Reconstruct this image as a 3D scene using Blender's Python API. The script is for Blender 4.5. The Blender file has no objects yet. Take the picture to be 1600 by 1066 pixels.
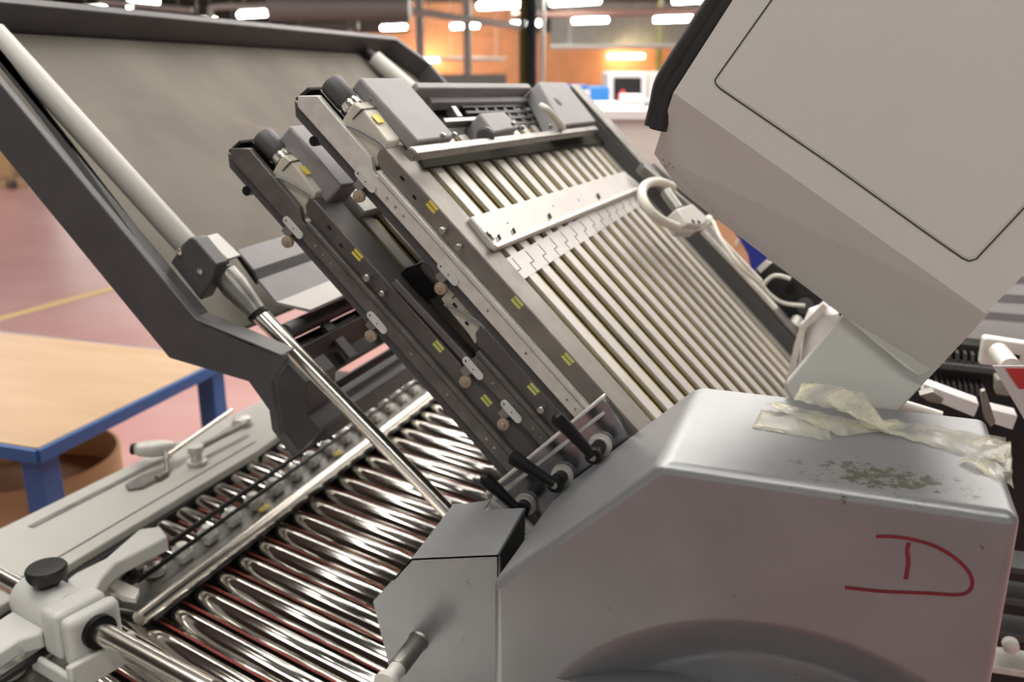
import bpy, bmesh, math, random
from mathutils import Vector, Matrix
random.seed(7)
sc = bpy.context.scene
COL = sc.collection

# ------------------------------------------------------------------ camera
FPX = 1430.0
PSI = math.radians(20.0)
PIT = math.atan(431 / FPX)
EYE = Vector((0, 0, 1.55))
cs, sn = math.cos, math.sin
FWD = Vector((-sn(PSI) * cs(PIT), cs(PSI) * cs(PIT), -sn(PIT)))
RGT = Vector((cs(PSI), sn(PSI), 0))
UPV = RGT.cross(FWD)
cd = bpy.data.cameras.new('camera'); cam = bpy.data.objects.new('camera', cd); COL.objects.link(cam)
cd.sensor_width = 36.0; cd.lens = 36.0 * FPX / 1600
cd.clip_start = 0.02; cd.clip_end = 200
m = Matrix((RGT, UPV, -FWD)).transposed().to_4x4(); m.translation = EYE
cam.matrix_world = m
cd.dof.use_dof = True; cd.dof.focus_distance = 0.80; cd.dof.aperture_fstop = 6.3
sc.camera = cam

# ------------------------------------------------------------------ world, exposure
w = bpy.data.worlds.new('hall_air'); sc.world = w; w.use_nodes = True
w.node_tree.nodes['Background'].inputs[0].default_value = (0.90, 0.88, 0.84, 1)
w.node_tree.nodes['Background'].inputs[1].default_value = 0.37
vs = sc.view_settings
vs.view_transform = 'Standard'; vs.look = 'None'; vs.gamma = 1; vs.exposure = 0.60; vs.use_curve_mapping = False
LAMP_W = 4.2        # strength of the unseen panels near the machine
FAR_W = 60.0

# ------------------------------------------------------------------ pixel rays (photo 1600x1066) met with real planes
def ray(px, py):
    return FWD + RGT * ((px - 800) / FPX) - UPV * ((py - 533) / FPX)
def hit(px, py, n, k):
    r = ray(px, py); return EYE + r * ((k - n.dot(EYE)) / n.dot(r))
VX, VY, VZ = Vector((1, 0, 0)), Vector((0, 1, 0)), Vector((0, 0, 1))
Q = math.sqrt(.5)
NN = Vector((Q, 0, Q)); UU = Vector((Q, 0, -Q))          # plate normal, plate down-slope
def onY(p, y): return hit(p[0], p[1], VY, y)
def onZ(p, z): return hit(p[0], p[1], VZ, z)
def onX(p, x): return hit(p[0], p[1], VX, x)
A0 = onY((1000, 677), .87); K0 = NN.dot(A0)
def onN(p, v=0.): return hit(p[0], p[1], NN, K0 + v)
def at(px, py, d): return EYE + ray(px, py) * d
def uv(p, y=.87):
    a = onY(p, y) - A0; return a.dot(UU), a.dot(NN)
def P(u, v, y): return A0 + UU * u + NN * v + Vector((0, y - .87, 0))

# ------------------------------------------------------------------ materials
def mat(name, col, rough=.5, metal=0., noise=0., nscale=30., col2=None, bump=0., bscale=200., spec=.5, stretch=None, detail=4.):
    M = bpy.data.materials.new(name); M.use_nodes = True; nt = M.node_tree; b = nt.nodes['Principled BSDF']
    b.inputs['Base Color'].default_value = (*col, 1); b.inputs['Roughness'].default_value = rough
    b.inputs['Metallic'].default_value = metal; b.inputs['Specular IOR Level'].default_value = spec
    tc = nt.nodes.new('ShaderNodeTexCoord')
    src = tc.outputs['Object']
    if stretch:
        mp = nt.nodes.new('ShaderNodeMapping'); mp.inputs['Scale'].default_value = stretch
        nt.links.new(src, mp.inputs[0]); src = mp.outputs[0]
    if noise > 0 or col2:
        n = nt.nodes.new('ShaderNodeTexNoise'); n.inputs['Scale'].default_value = nscale; n.inputs['Detail'].default_value = detail
        nt.links.new(src, n.inputs['Vector'])
        r = nt.nodes.new('ShaderNodeValToRGB')
        c2 = col2 if col2 else tuple(c * (1 - noise) for c in col)
        r.color_ramp.elements[0].color = (*c2, 1); r.color_ramp.elements[0].position = .35
        r.color_ramp.elements[1].color = (*col, 1); r.color_ramp.elements[1].position = .65
        nt.links.new(n.outputs['Fac'], r.inputs[0]); nt.links.new(r.outputs[0], b.inputs['Base Color'])
    if bump > 0:
        n2 = nt.nodes.new('ShaderNodeTexNoise'); n2.inputs['Scale'].default_value = bscale
        nt.links.new(src, n2.inputs['Vector'])
        bp = nt.nodes.new('ShaderNodeBump'); bp.inputs['Strength'].default_value = bump; bp.inputs['Distance'].default_value = .002
        nt.links.new(n2.outputs['Fac'], bp.inputs['Height']); nt.links.new(bp.outputs[0], b.inputs['Normal'])
    return M
def emi(name, col, s):
    M = bpy.data.materials.new(name); M.use_nodes = True; nt = M.node_tree; b = nt.nodes['Principled BSDF']
    b.inputs['Base Color'].default_value = (*col, 1)
    b.inputs['Emission Color'].default_value = (*col, 1); b.inputs['Emission Strength'].default_value = s
    return M

M = {}
M['silver'] = mat('silver_paint', (.335, .345, .355), .38, .62, .10, 14, bump=.05, bscale=900)
M['cream'] = mat('cream_paint', (.72, .72, .68), .45, 0, .05, 5, bump=.05, bscale=700)
M['cream2'] = mat('cream_paint_lower', (.72, .72, .68), .45, 0, .05, 5, bump=.05, bscale=700)
M['seam'] = mat('seam_dark', (.05, .045, .04), .6)
M['rubber'] = mat('black_rubber', (.022, .02, .02), .42, 0, .3, 40)
M['dark'] = mat('dark_grey_enamel', (.085, .083, .085), .50, .1, .15, 25, bump=.08, bscale=600)
M['dark2'] = mat('black_steel', (.02, .02, .021), .45, .3)
M['black'] = mat('black_plastic', (.006, .006, .007), .42, spec=.25)
M['steel'] = mat('worn_steel', (.33, .32, .30), .38, .85, .25, 40, stretch=(1, 1, 1))
M['beamside'] = mat('brushed_dark_steel', (.27, .25, .225), .50, .6, .25, 25)
M['alu'] = mat('aluminium', (.78, .76, .71), .45, .35, .15, 60)
M['slat'] = mat('pale_slat', (.58, .555, .52), .40, .25, .08, 20)
M['polish'] = mat('polished_plate', (.42, .42, .45), .22, 1., .15, 30)
M['raildark'] = mat('dark_rail', (.17, .16, .15), .45, .5, .25, 50)
M['beamdark'] = mat('dark_beam', (.13, .12, .115), .5, .4, .35, 12)
M['brass'] = mat('brass_wire', (.44, .36, .18), .35, .8, .2, 50)
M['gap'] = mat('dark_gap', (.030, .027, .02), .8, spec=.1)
M['chrome'] = mat('chrome', (.88, .86, .81), .10, 1.)
M['chrome_rod'] = mat('polished_rod', (.84, .80, .72), .24, 1.)
M['tube'] = mat('cream_tube', (.50, .49, .45), .40, 0, .05, 8)
M['foam'] = mat('grey_foam', (.21, .195, .165), .85, 0, 0, 6, col2=(.16, .148, .125), bump=.3, bscale=300)
M['foam'].node_tree.nodes['Principled BSDF'].inputs['Specular IOR Level'].default_value = .2
M['box'] = mat('grey_cover', (.27, .26, .265), .55, 0, .1, 20, bump=.1, bscale=900)
M['lightgrey'] = mat('light_grey_sheet', (.36, .35, .33), .5, .2)
M['motor'] = mat('beige_motor', (.62, .59, .50), .5, 0, .08, 30)
M['yellow'] = mat('yellow_sticker', (.80, .62, .10), .5)
M['green'] = mat('yellowgreen_sticker', (.62, .64, .16), .45)
M['bolt'] = mat('bolt_steel', (.45, .43, .40), .35, .9, .2, 80)
M['tan'] = mat('tan_roller', (.36, .28, .20), .5)
M['white'] = mat('white_casting', (.66, .66, .63), .38, 0, .04, 12)
M['wtable'] = mat('offwhite_table', (.60, .59, .54), .45, 0, .05, 10)
M['cable_w'] = mat('white_cable', (.62, .60, .52), .5)
M['cable_g'] = mat('grey_cable', (.22, .23, .23), .5)
M['orange_strip'] = mat('red_strip', (.30, .05, .035), .45)
M['wood'] = mat('beech_top', (.56, .385, .235), .42, 0, 0, 3, col2=(.50, .335, .195), stretch=(1, 6, 1), detail=6)
M['blue'] = mat('blue_steel', (.035, .12, .33), .4)
M['card'] = mat('cardboard', (.55, .37, .19), .8, 0, .12, 10)
M['cardin'] = mat('cardboard_inside', (.16, .09, .05), .8)
M['floor'] = mat('red_floor_paint', (.54, .27, .25), .30, 0, 0, 1.6, col2=(.62, .35, .33), bump=.03, bscale=8)
M['line'] = mat('yellow_line', (.80, .60, .20), .45)
M['brick'] = mat('orange_brick', (.56, .25, .12), .8, 0, .15, 2)
M['greywall'] = mat('grey_cladding', (.26, .265, .26), .7, 0, .15, 2)
M['ceil'] = mat('dark_ceiling', (.05, .042, .036), .9, 0, .3, 1)
M['beam'] = mat('grey_beam', (.15, .15, .14), .7)
M['column'] = mat('dark_column', (.045, .06, .07), .6)
M['yelcol'] = mat('yellow_column', (.22, .21, .05), .6)
M['pipe'] = mat('pale_pipe', (.85, .83, .78), .5)
M['duct'] = mat('grey_duct', (.33, .31, .29), .5, .2)
M['redpipe'] = mat('brown_pipe', (.20, .10, .08), .6)
M['beige'] = mat('beige_panel', (.66, .62, .56), .6)
M['paper'] = mat('white_paper', (.78, .76, .76), .6)
M['pgrey'] = mat('printed_grey', (.33, .31, .33), .6)  # own grey of the printed stripes and papers
M['bblue'] = mat('bright_blue', (.03, .22, .62), .5)
M['red'] = mat('red_plastic', (.65, .05, .05), .45)
M['skin'] = mat('peach_print', (.80, .42, .24), .5)
M['navy'] = mat('deep_blue_print', (.02, .035, .30), .45)
M['marker'] = mat('red_marker', (.25, .018, .035), .35, 0, .25, 30)
M['grime'] = mat('grime', (.30, .28, .24), .7)
M['greenp'] = mat('green_post', (.06, .45, .24), .5)
M['panelglow'] = emi('unseen_panel_glow', (1., .975, .92), LAMP_W)  # glow of the unseen panels over the machine
M['farlamp'] = emi('far_tube_glow', (.96, 1., .93), FAR_W)
M['warmlamp'] = emi('warm_tube_glow', (1., .74, .38), 45.)
M['addedrow'] = emi('added_row_glow', (1., .975, .92), 16.)  # glow of the light rows added out of view
M['housing'] = mat('lamp_housing', (.5, .5, .48), .6)
# yellowed clear tape
def tapemat():
    T = bpy.data.materials.new('yellowed_tape'); T.use_nodes = True; nt = T.node_tree; b = nt.nodes['Principled BSDF']
    b.inputs['Roughness'].default_value = .14
    tc = nt.nodes.new('ShaderNodeTexCoord'); n = nt.nodes.new('ShaderNodeTexNoise'); n.inputs['Scale'].default_value = 14; n.inputs['Detail'].default_value = 4
    n.inputs['Distortion'].default_value = 1.5
    nt.links.new(tc.outputs['Object'], n.inputs['Vector'])
    r = nt.nodes.new('ShaderNodeValToRGB'); r.color_ramp.elements[0].color = (.66, .65, .57, 1); r.color_ramp.elements[1].color = (.86, .81, .58, 1)
    r.color_ramp.elements[0].position = .4; r.color_ramp.elements[1].position = .62
    nt.links.new(n.outputs['Fac'], r.inputs[0]); nt.links.new(r.outputs[0], b.inputs['Base Color'])
    mr = nt.nodes.new('ShaderNodeMapRange'); mr.inputs[1].default_value = .38; mr.inputs[2].default_value = .62; mr.inputs[3].default_value = .10; mr.inputs[4].default_value = .55
    nt.links.new(n.outputs['Fac'], mr.inputs[0]); nt.links.new(mr.outputs[0], b.inputs['Alpha'])
    bp = nt.nodes.new('ShaderNodeBump'); bp.inputs['Strength'].default_value = .25; bp.inputs['Distance'].default_value = .002
    nt.links.new(n.outputs['Fac'], bp.inputs['Height']); nt.links.new(bp.outputs[0], b.inputs['Normal'])
    return T
M['tape'] = tapemat()
# worn patches on the silver paint: a mask of its own in the paint
def wear_silver():
    T = M['silver']; nt = T.node_tree; b = nt.nodes['Principled BSDF']
    old = b.inputs['Base Color'].links[0].from_socket
    tc = nt.nodes.new('ShaderNodeTexCoord')
    n = nt.nodes.new('ShaderNodeTexNoise'); n.inputs['Scale'].default_value = 95; n.inputs['Detail'].default_value = 8; n.inputs['Roughness'].default_value = .75
    nt.links.new(tc.outputs['Object'], n.inputs['Vector'])
    # patch centre on the top of the housing
    d = nt.nodes.new('ShaderNodeVectorMath'); d.operation = 'SUBTRACT'
    nt.links.new(tc.outputs['Object'], d.inputs[0]); T['wear_socket'] = d.name
    s = nt.nodes.new('ShaderNodeVectorMath'); s.operation = 'MULTIPLY'; s.inputs[1].default_value = (1., 2.2, 2.2)
    nt.links.new(d.outputs[0], s.inputs[0])
    L = nt.nodes.new('ShaderNodeVectorMath'); L.operation = 'LENGTH'; nt.links.new(s.outputs[0], L.inputs[0])
    mr = nt.nodes.new('ShaderNodeMapRange'); mr.inputs[1].default_value = .02; mr.inputs[2].default_value = .09; mr.inputs[3].default_value = .10; mr.inputs[4].default_value = -.10
    nt.links.new(L.outputs['Value'], mr.inputs[0])
    a = nt.nodes.new('ShaderNodeMath'); a.operation = 'ADD'; nt.links.new(n.outputs['Fac'], a.inputs[0]); nt.links.new(mr.outputs[0], a.inputs[1])
    st = nt.nodes.new('ShaderNodeMapRange'); st.inputs[1].default_value = .55; st.inputs[2].default_value = .60; nt.links.new(a.outputs[0], st.inputs[0])
    mx = nt.nodes.new('ShaderNodeMix'); mx.data_type = 'RGBA'; mx.inputs[7].default_value = (.15, .145, .11, 1)
    nt.links.new(st.outputs[0], mx.inputs[0]); nt.links.new(old, mx.inputs[6]); nt.links.new(mx.outputs[2], b.inputs['Base Color'])
    return d
WEAR = wear_silver()

# ------------------------------------------------------------------ mesh builder
class MB:
    def __init__(s): s.v = []; s.f = []
    def add(s, vs_, fs):
        o = len(s.v); s.v += [Vector(v) for v in vs_]; s.f += [tuple(i + o for i in f) for f in fs]; return s
    def prism(s, pts, off):
        n = len(pts); off = Vector(off)
        s.add([Vector(p) for p in pts] + [Vector(p) + off for p in pts],
              [tuple(range(n)), tuple(range(2 * n - 1, n - 1, -1))] + [(i, i + n, (i + 1) % n + n, (i + 1) % n) for i in range(n)])
        return s
    def pY(s, px, y0, y1, flip=None):                # px polygon on plane Y=y0, pushed back to y1
        return s.prism([onY(p, y0) for p in px], (0, y1 - y0, 0))
    def pZ(s, px, z0, z1): return s.prism([onZ(p, z0) for p in px], (0, 0, z1 - z0))
    def pN(s, px, v0, v1): return s.prism([onN(p, v0) for p in px], NN * (v1 - v0))
    def uvp(s, uvs, y0, y1): return s.prism([P(u, v, y0) for u, v in uvs], (0, y1 - y0, 0))
    def ubox(s, u0, u1, v0, v1, y0, y1): return s.uvp([(u0, v0), (u1, v0), (u1, v1), (u0, v1)], y0, y1)
    def box(s, a, b):
        (x0, y0, z0), (x1, y1, z1) = a, b
        return s.prism([(x0, y0, z0), (x1, y0, z0), (x1, y1, z0), (x0, y1, z0)], (0, 0, z1 - z0))
    def cyl(s, a, b, r, r2=None, n=20, cap=True):
        a = Vector(a); b = Vector(b); d = (b - a).normalized(); r2 = r if r2 is None else r2
        t = d.cross(Vector((0, 0, 1)) if abs(d.z) < .9 else Vector((1, 0, 0))).normalized(); q = d.cross(t)
        vs_ = []
        for c, rr in ((a, r), (b, r2)):
            for i in range(n):
                an = 2 * math.pi * i / n; vs_.append(c + (t * cs(an) + q * sn(an)) * rr)
        fs = [(i, (i + 1) % n, (i + 1) % n + n, i + n) for i in range(n)]
        if cap: fs += [tuple(range(n - 1, -1, -1)), tuple(range(n, 2 * n))]
        return s.add(vs_, fs)
    def lathe(s, a, d, prof, n=24):                  # prof = [(dist along d, radius)]
        a = Vector(a); d = Vector(d).normalized()
        t = d.cross(Vector((0, 0, 1)) if abs(d.z) < .9 else Vector((1, 0, 0))).normalized(); q = d.cross(t)
        vs_ = []
        for h, r in prof:
            for i in range(n):
                an = 2 * math.pi * i / n; vs_.append(a + d * h + (t * cs(an) + q * sn(an)) * r)
        fs = []
        for k in range(len(prof) - 1):
            for i in range(n):
                fs.append((k * n + i, k * n + (i + 1) % n, (k + 1) * n + (i + 1) % n, (k + 1) * n + i))
        fs += [tuple(range(n - 1, -1, -1)), tuple(range((len(prof) - 1) * n, len(prof) * n))]
        return s.add(vs_, fs)
    def tube(s, pts, r, n=10):
        pts = [Vector(p) for p in pts]
        # smooth with catmull-rom
        out = []
        if len(pts) > 2:
            ext = [pts[0] * 2 - pts[1]] + pts + [pts[-1] * 2 - pts[-2]]
            for i in range(1, len(ext) - 2):
                for k in range(6):
                    t = k / 6; p0, p1, p2, p3 = ext[i - 1:i + 3]
                    out.append(.5 * ((2 * p1) + (p2 - p0) * t + (2 * p0 - 5 * p1 + 4 * p2 - p3) * t * t + (3 * p1 - p0 - 3 * p2 + p3) * t ** 3))
            out.append(pts[-1])
        else: out = pts
        vs_ = []; fs = []; t = None
        for i, p in enumerate(out):
            d = (out[min(i + 1, len(out) - 1)] - out[max(i - 1, 0)]).normalized()
            if t is None: t = d.cross(Vector((.3, .2, 1))).normalized()
            else: t = (t - d * t.dot(d)).normalized()
            q = d.cross(t)
            for k in range(n):
                an = 2 * math.pi * k / n; vs_.append(p + (t * cs(an) + q * sn(an)) * r)
        for i in range(len(out) - 1):
            for k in range(n): fs.append((i * n + k, i * n + (k + 1) % n, (i + 1) * n + (k + 1) % n, (i + 1) * n + k))
        fs += [tuple(range(n - 1, -1, -1)), tuple(range((len(out) - 1) * n, len(out) * n))]
        return s.add(vs_, fs)
    def ribbon(s, pts, w, off):                      # flat strip along pts (in plane perpendicular to off), extruded by off
        pts = [Vector(p) for p in pts]; off = Vector(off); nn = off.normalized(); L = []; R = []
        for i, p in enumerate(pts):
            d = (pts[min(i + 1, len(pts) - 1)] - pts[max(i - 1, 0)]).normalized(); t = d.cross(nn) * (w / 2)
            L.append(p + t); R.append(p - t)
        for i in range(len(pts) - 1): s.prism([L[i], L[i + 1], R[i + 1], R[i]], off)
        return s
    def sheetY(s, prof, y0, y1, th):                 # prof = world points at Y=y0; a bent sheet running along Y
        prof = [Vector(p) for p in prof]
        for i in range(len(prof) - 1):
            a, b = prof[i], prof[i + 1]; d = (b - a).normalized(); t = VY.cross(d) * th
            s.prism([a, b, b + t, a + t], (0, y1 - y0, 0))
        return s
    def build(s, name, material, parent=None, bevel=0., smooth=True, seg=2, label=None):
        me = bpy.data.meshes.new(name)
        base = Vector(parent['_loc']) if parent and '_loc' in parent else Vector((0, 0, 0))
        if parent is None:
            base = sum(s.v, Vector()) / len(s.v); base.z = min(v.z for v in s.v)
        me.from_pydata([v - base for v in s.v], [], s.f)
        bm = bmesh.new(); bm.from_mesh(me); bmesh.ops.recalc_face_normals(bm, faces=bm.faces); bm.to_mesh(me); bm.free()
        o = bpy.data.objects.new(name, me); COL.objects.link(o)
        me.materials.append(material)
        if parent:
            o.parent = parent; o['_loc'] = tuple(base)
        else: o.location = base; o['_loc'] = tuple(base)
        if parent and parent.type == 'MESH' : pass
        if bevel > 0:
            b = o.modifiers.new('bevel', 'BEVEL'); b.width = bevel; b.segments = seg; b.limit_method = 'ANGLE'; b.angle_limit = math.radians(35); b.harden_normals = False
        if smooth:
            for p in me.polygons: p.use_smooth = True
            bm = bmesh.new(); bm.from_mesh(me)
            for e in bm.edges:
                if len(e.link_faces) == 2 and e.calc_face_angle(0) > math.radians(32): e.smooth = False
            bm.to_mesh(me); bm.free()
        if label: o['label'] = label
        return o
def tag(o, label, cat, group=None, kind=None):
    o['label'] = label; o['category'] = cat
    if group: o['group'] = group
    if kind: o['kind'] = kind
    return o
def struct(o): o['kind'] = 'structure'; return o
def thing(name, loc, label, cat, group=None):
    o = bpy.data.objects.new(name, None); COL.objects.link(o); o.location = loc; o['_loc'] = tuple(loc); o.empty_display_size = .05
    return tag(o, label, cat, group)

# ================================================================== THE HALL
WD = 45.0                                            # distance to the back wall along the camera heading
HF = Vector((-sn(PSI), cs(PSI), 0)); HR = RGT
def hall(r, f, z): return HR * r + HF * f + Vector((0, 0, z))
def hat(px, py, f):                                  # point on a pixel ray at horizontal forward distance f
    r = ray(px, py); t = f / (r.x * HF.x + r.y * HF.y); return EYE + r * t
def hbox(mb, r0, r1, f0, f1, z0, z1):
    return mb.prism([hall(r0, f0, z0), hall(r1, f0, z0), hall(r1, f1, z0), hall(r0, f1, z0)], (0, 0, z1 - z0))
b = MB(); hbox(b, -45, 30, -6, WD + 1, -.1, 0); struct(b.build('floor', M['floor'], smooth=False))
b = MB(); hbox(b, -45, 30, WD, WD + .3, 0, 3.0); struct(b.build('wall_back', M['brick'], smooth=False))
b = MB(); hbox(b, -45, 30, WD - .1, WD + .2, 3.0, 4.6); struct(b.build('trim_1', M['ceil'], smooth=False))
b = MB(); hbox(b, 1.8, 30, WD - .25, WD - .1, 2.4, 4.4); struct(b.build('trim_6', M['greywall'], smooth=False))
b = MB(); hbox(b, -4.8, .6, WD - .25, WD - .1, 2.9, 4.3); struct(b.build('trim_7', M['brick'], smooth=False))
b = MB(); hbox(b, -30, 30, -7, WD + 1, 4.3, 4.5); struct(b.build('ceiling', M['ceil'], smooth=False))
# yellow floor line
p0 = onZ((-60, 514), .001); p1 = onZ((260, 428), .001)
b = MB(); b.ribbon([p0, p1], .075, (0, 0, .002)); tag(b.build('floor_marking', M['line'], smooth=False), 'yellow line painted across the red floor', 'floor line')
# ceiling beams
for i, f in enumerate((14, 20, 27, 35)):
    b = MB(); hbox(b, -30, 30, f, f + .3, 3.95, 4.3); struct(b.build('trim_%d' % (i + 2), M['beam'], smooth=False))
# columns
b = MB(); c = hat(830, 130, 22); c.z = 0; b.cyl(c, c + Vector((0, 0, 4.3)), .13, n=12)
tag(b.build('roof_column', M['column']), 'dark round column holding up the roof right of the brick bay', 'column')
b = MB(); c = hat(816, 130, 22); c.z = 0; b.cyl(c, c + Vector((0, 0, 4.3)), .08, n=12)
tag(b.build('roof_column', M['yelcol']), 'thin olive yellow post standing beside the dark column', 'post')
b = MB(); c = hat(434, 60, 16); c.z = 0; b.cyl(c, c + Vector((0, 0, 4.3)), .10, n=12)
tag(b.build('roof_column', M['column']), 'dark slate column rising behind the open hood', 'column')
b = MB(); c = hat(1029, 90, 40); c.z = 0; b.cyl(c, c + Vector((0, 0, 4.3)), .12, n=12)
tag(b.build('roof_column', M['yelcol']), 'olive post against the back wall near the grey casing', 'post')
for px, top, w_, f, lb in ((657, 95, .09, 20, 'pale vertical pipe over the left glowing wall lamp'), (731, 125, .10, 22, 'pale vertical pipe right of centre before the brick wall'),
                           (549, 70, .07, 20, 'short pale pipe dropping behind the hood corner'), (847, 130, .06, 24, 'pale thin pipe right of the dark column')):
    b = MB(); c = hat(px, top, f); b.cyl(Vector((c.x, c.y, max(c.z, .05))), Vector((c.x, c.y, 4.28)), w_, n=10)
    tag(b.build('drop_pipe', M['pipe']), lb, 'pipe')
# horizontal pipes and duct
def hpipe(pa, pb, f0, f1, r, mt, label, name='service_pipe', cat='pipe'):
    A_, B_ = hat(*pa, f0), hat(*pb, f1)
    t = thing(name, (A_ + B_) / 2, label, cat)
    b = MB(); b.cyl(A_, B_, r, n=14); b.build('pipe_run', mt, t)
    for k in (.15, .85):
        g = A_ * (1 - k) + B_ * k; b = MB(); b.cyl(g + VZ * r * .9, Vector((g.x, g.y, 4.3)), .012, n=6); b.build('hanger', M['housing'], t)
    return t
hpipe((420, 12), (640, 12), 15, 15, .20, M['duct'], 'wide grey ventilation duct under the ceiling', 'ventilation_duct', 'duct')
hpipe((330, 44), (560, 40), 20, 20, .09, M['duct'], 'grey pipe run below the wide duct')
hpipe((640, 17), (815, 42), 18, 22, .07, M['pipe'], 'pale sloping pipe from the duct toward the dark column')
hpipe((800, 24), (1120, 16), 26, 26, .10, M['redpipe'], 'brown pipe running above the right hand lamps')
hpipe((860, 74), (1060, 72), 38, 38, .09, M['duct'], 'pale pipe along the top edge of the brick wall at right')
hpipe((690, 92), (790, 92), 40, 40, .08, M['duct'], 'pale pipe crossing the brick bay at centre')
hpipe((160, 2), (300, 16), 20, 20, .06, M['pipe'], 'thin pale pipe under the ceiling at far left')
for pts_, r_, lb in ((((329, 62), (329, 18), (332, 12), (352, 10), (420, 10)), .055, 'white bent pipe looping above the hood rim'),
                     (((430, 52), (468, 50), (474, 54), (475, 64)), .04, 'small white elbow pipe right of the slate column')):
    L_ = [hat(x, y, 18) for x, y in pts_]
    t = thing('service_pipe', L_[1], lb, 'pipe')
    b = MB(); b.tube(L_, r_); b.build('pipe_run', M['pipe'], t)
    b = MB(); g = L_[1]; b.cyl(g, Vector((g.x, g.y, 4.3)), .012, n=6); b.build('hanger', M['housing'], t)
# lamps seen in the photo
LH = math.radians(-48)
ld = HR * sn(LH) + HF * cs(LH)
def lamp(px, py, z, mt, label, L=1.15, grp='fluorescent ceiling lamps', f=None):
    if f is None: f = (z - EYE.z) * 1494 / (102 - py)
    c = hat(px, py, f)
    t = thing('fluorescent_lamp', c, label, 'lamp', grp)
    a, e = c - ld * L / 2, c + ld * L / 2
    k = HF * .05
    up = Vector((0, 0, 1))
    b = MB(); b.prism([a - k + up * .105, a + k + up * .105, e + k + up * .105, e - k + up * .105], up * .05); b.build('lamp_housing', M['housing'], t, smooth=False)
    b = MB(); b.cyl(a, e, .085, n=10); b.build('light_tube', mt, t)
    for g in (a * .8 + e * .2, a * .2 + e * .8):
        b = MB(); b.cyl(g + up * .10, Vector((g.x, g.y, 4.3)), .006, n=6); b.build('hanger', M['housing'], t)
    return t
names = ['lowest, at far left above the hood rim', 'second from the left, high over the hood', 'third from the left, near the top edge', 'above the white bent pipe', 'left of the slate column',
         'just right of the slate column at the top', 'above the hood corner', 'at the left edge of the brick bay', 'at the middle of the brick bay', 'high and large above the brick bay',
         'just left of the dark column', 'high at the top right of the dark column', 'in the low row right of the dark column', 'in the low row beside the black gasket', 'cut by the top edge above the gasket']
for (x, y, z), nm in zip(((75, 25, 3.2), (145, 16, 3.2), (222, 5, 3.2), (320, 33, 3.2), (395, 22, 3.2), (465, 18, 3.2), (512, 50, 3.2), (615, 43, 3.2), (726, 41, 3.2), (780, 8, 3.2),
                         (820, 37, 3.2), (898, 2, 3.2), (922, 32, 3.2), (1052, 30, 3.2), (1095, -2, 3.2)), names):
    lamp(x, y, z, M['farlamp'], 'lit fluorescent ceiling lamp, ' + nm, L=1.5)
lamp(665, 94, 0, M['warmlamp'], 'warm glowing tube lamp on the brick wall beneath the pale pipe', 1.6, None, f=44)
lamp(978, 88, 0, M['warmlamp'], 'warm glowing tube lamp on the brick wall above the copier', 1.9, None, f=44)
# unseen lamps added for their light over the machine and the hall
def row(c0, c1, z, w_, label, mt=None):
    a = Vector((c0[0], c0[1], z)); e = Vector((c1[0], c1[1], z)); d = (e - a).normalized(); s_ = d.cross(VZ) * w_
    t = thing('unseen_lamp', (a + e) / 2, label, 'lamp', 'unseen lamps added for light')
    b = MB(); b.prism([a - s_, e - s_, e + s_, a + s_], (0, 0, .02)); b.build('light_tube', mt or M['panelglow'], t, smooth=False)
    b = MB(); b.prism([a - s_ * 1.05 + VZ * .025, e - s_ * 1.05 + VZ * .025, e + s_ * 1.05 + VZ * .025, a + s_ * 1.05 + VZ * .025], (0, 0, .06)); b.build('lamp_housing', M['housing'], t, smooth=False)
    for g in (a * .8 + e * .2, a * .2 + e * .8):
        b = MB(); b.cyl(g + VZ * .08, Vector((g.x, g.y, 4.3)), .006, n=6); b.build('hanger', M['housing'], t)
RD = Vector((-cs(math.radians(15.4)), sn(math.radians(15.4)), 0))     # roller axis direction
for (x, y, L, hw, lb) in ((-2.45, 2.65, 3.0, .55, 'unseen wide glowing panel over the roller bed, shaped for the roller streaks'), (-2.6, 5.6, 5.0, 1.3, 'unseen wide glowing panel beyond the fold plates, sized to brighten the housing top'), (2.0, 3.6, 3.0, .5, 'unseen glowing panel at right, added to brighten the rear machine'),
                      (-2.75, 1.08, 2.5, .35, 'unseen narrower glowing panel left of the housing, shaped for the roller streaks'), (-4.75, 2.7, .9, .22, 'unseen short glowing panel over the work table, for streaks on roller ends')):
    a = Vector((x, y, 0)); e = a - RD * L
    row(a, e, 3.4, hw, lb)  # unseen panels, sized and placed for roller streaks and brighter surfaces
row((-1.6, -.35), (1.6, -.75), 3.4, .055, 'unseen narrow light strip above the camera, added for the housing edge highlight', M['addedrow'])  # strip added out of view for the highlight on the housing's front edge
for k, f_ in enumerate((30, 38)):
    row(hall(-12, f_, 0), hall(14, f_, 0), 4.24, .09, ('unseen long light row before the brick wall, added to brighten it', 'unseen long light row near the grey wall band, added to brighten it')[k], M['addedrow'])  # rows added out of view to brighten the back wall
for (r_, f_, lb) in ((-7, 9, 'unseen nearest light row over the left aisle, added to brighten the floor'), (-9, 13, 'unseen light row further along the aisle, added to brighten the floor'), (-1.5, 9.5, 'unseen light row beyond the beige cabinet, added to brighten the floor')):
    a = hall(r_ - 2, f_, 0); e = hall(r_ + 2, f_, 0)
    row(a, e, 4.0, .16, lb, M['addedrow'])  # rows added out of view to brighten the red floor

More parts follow.
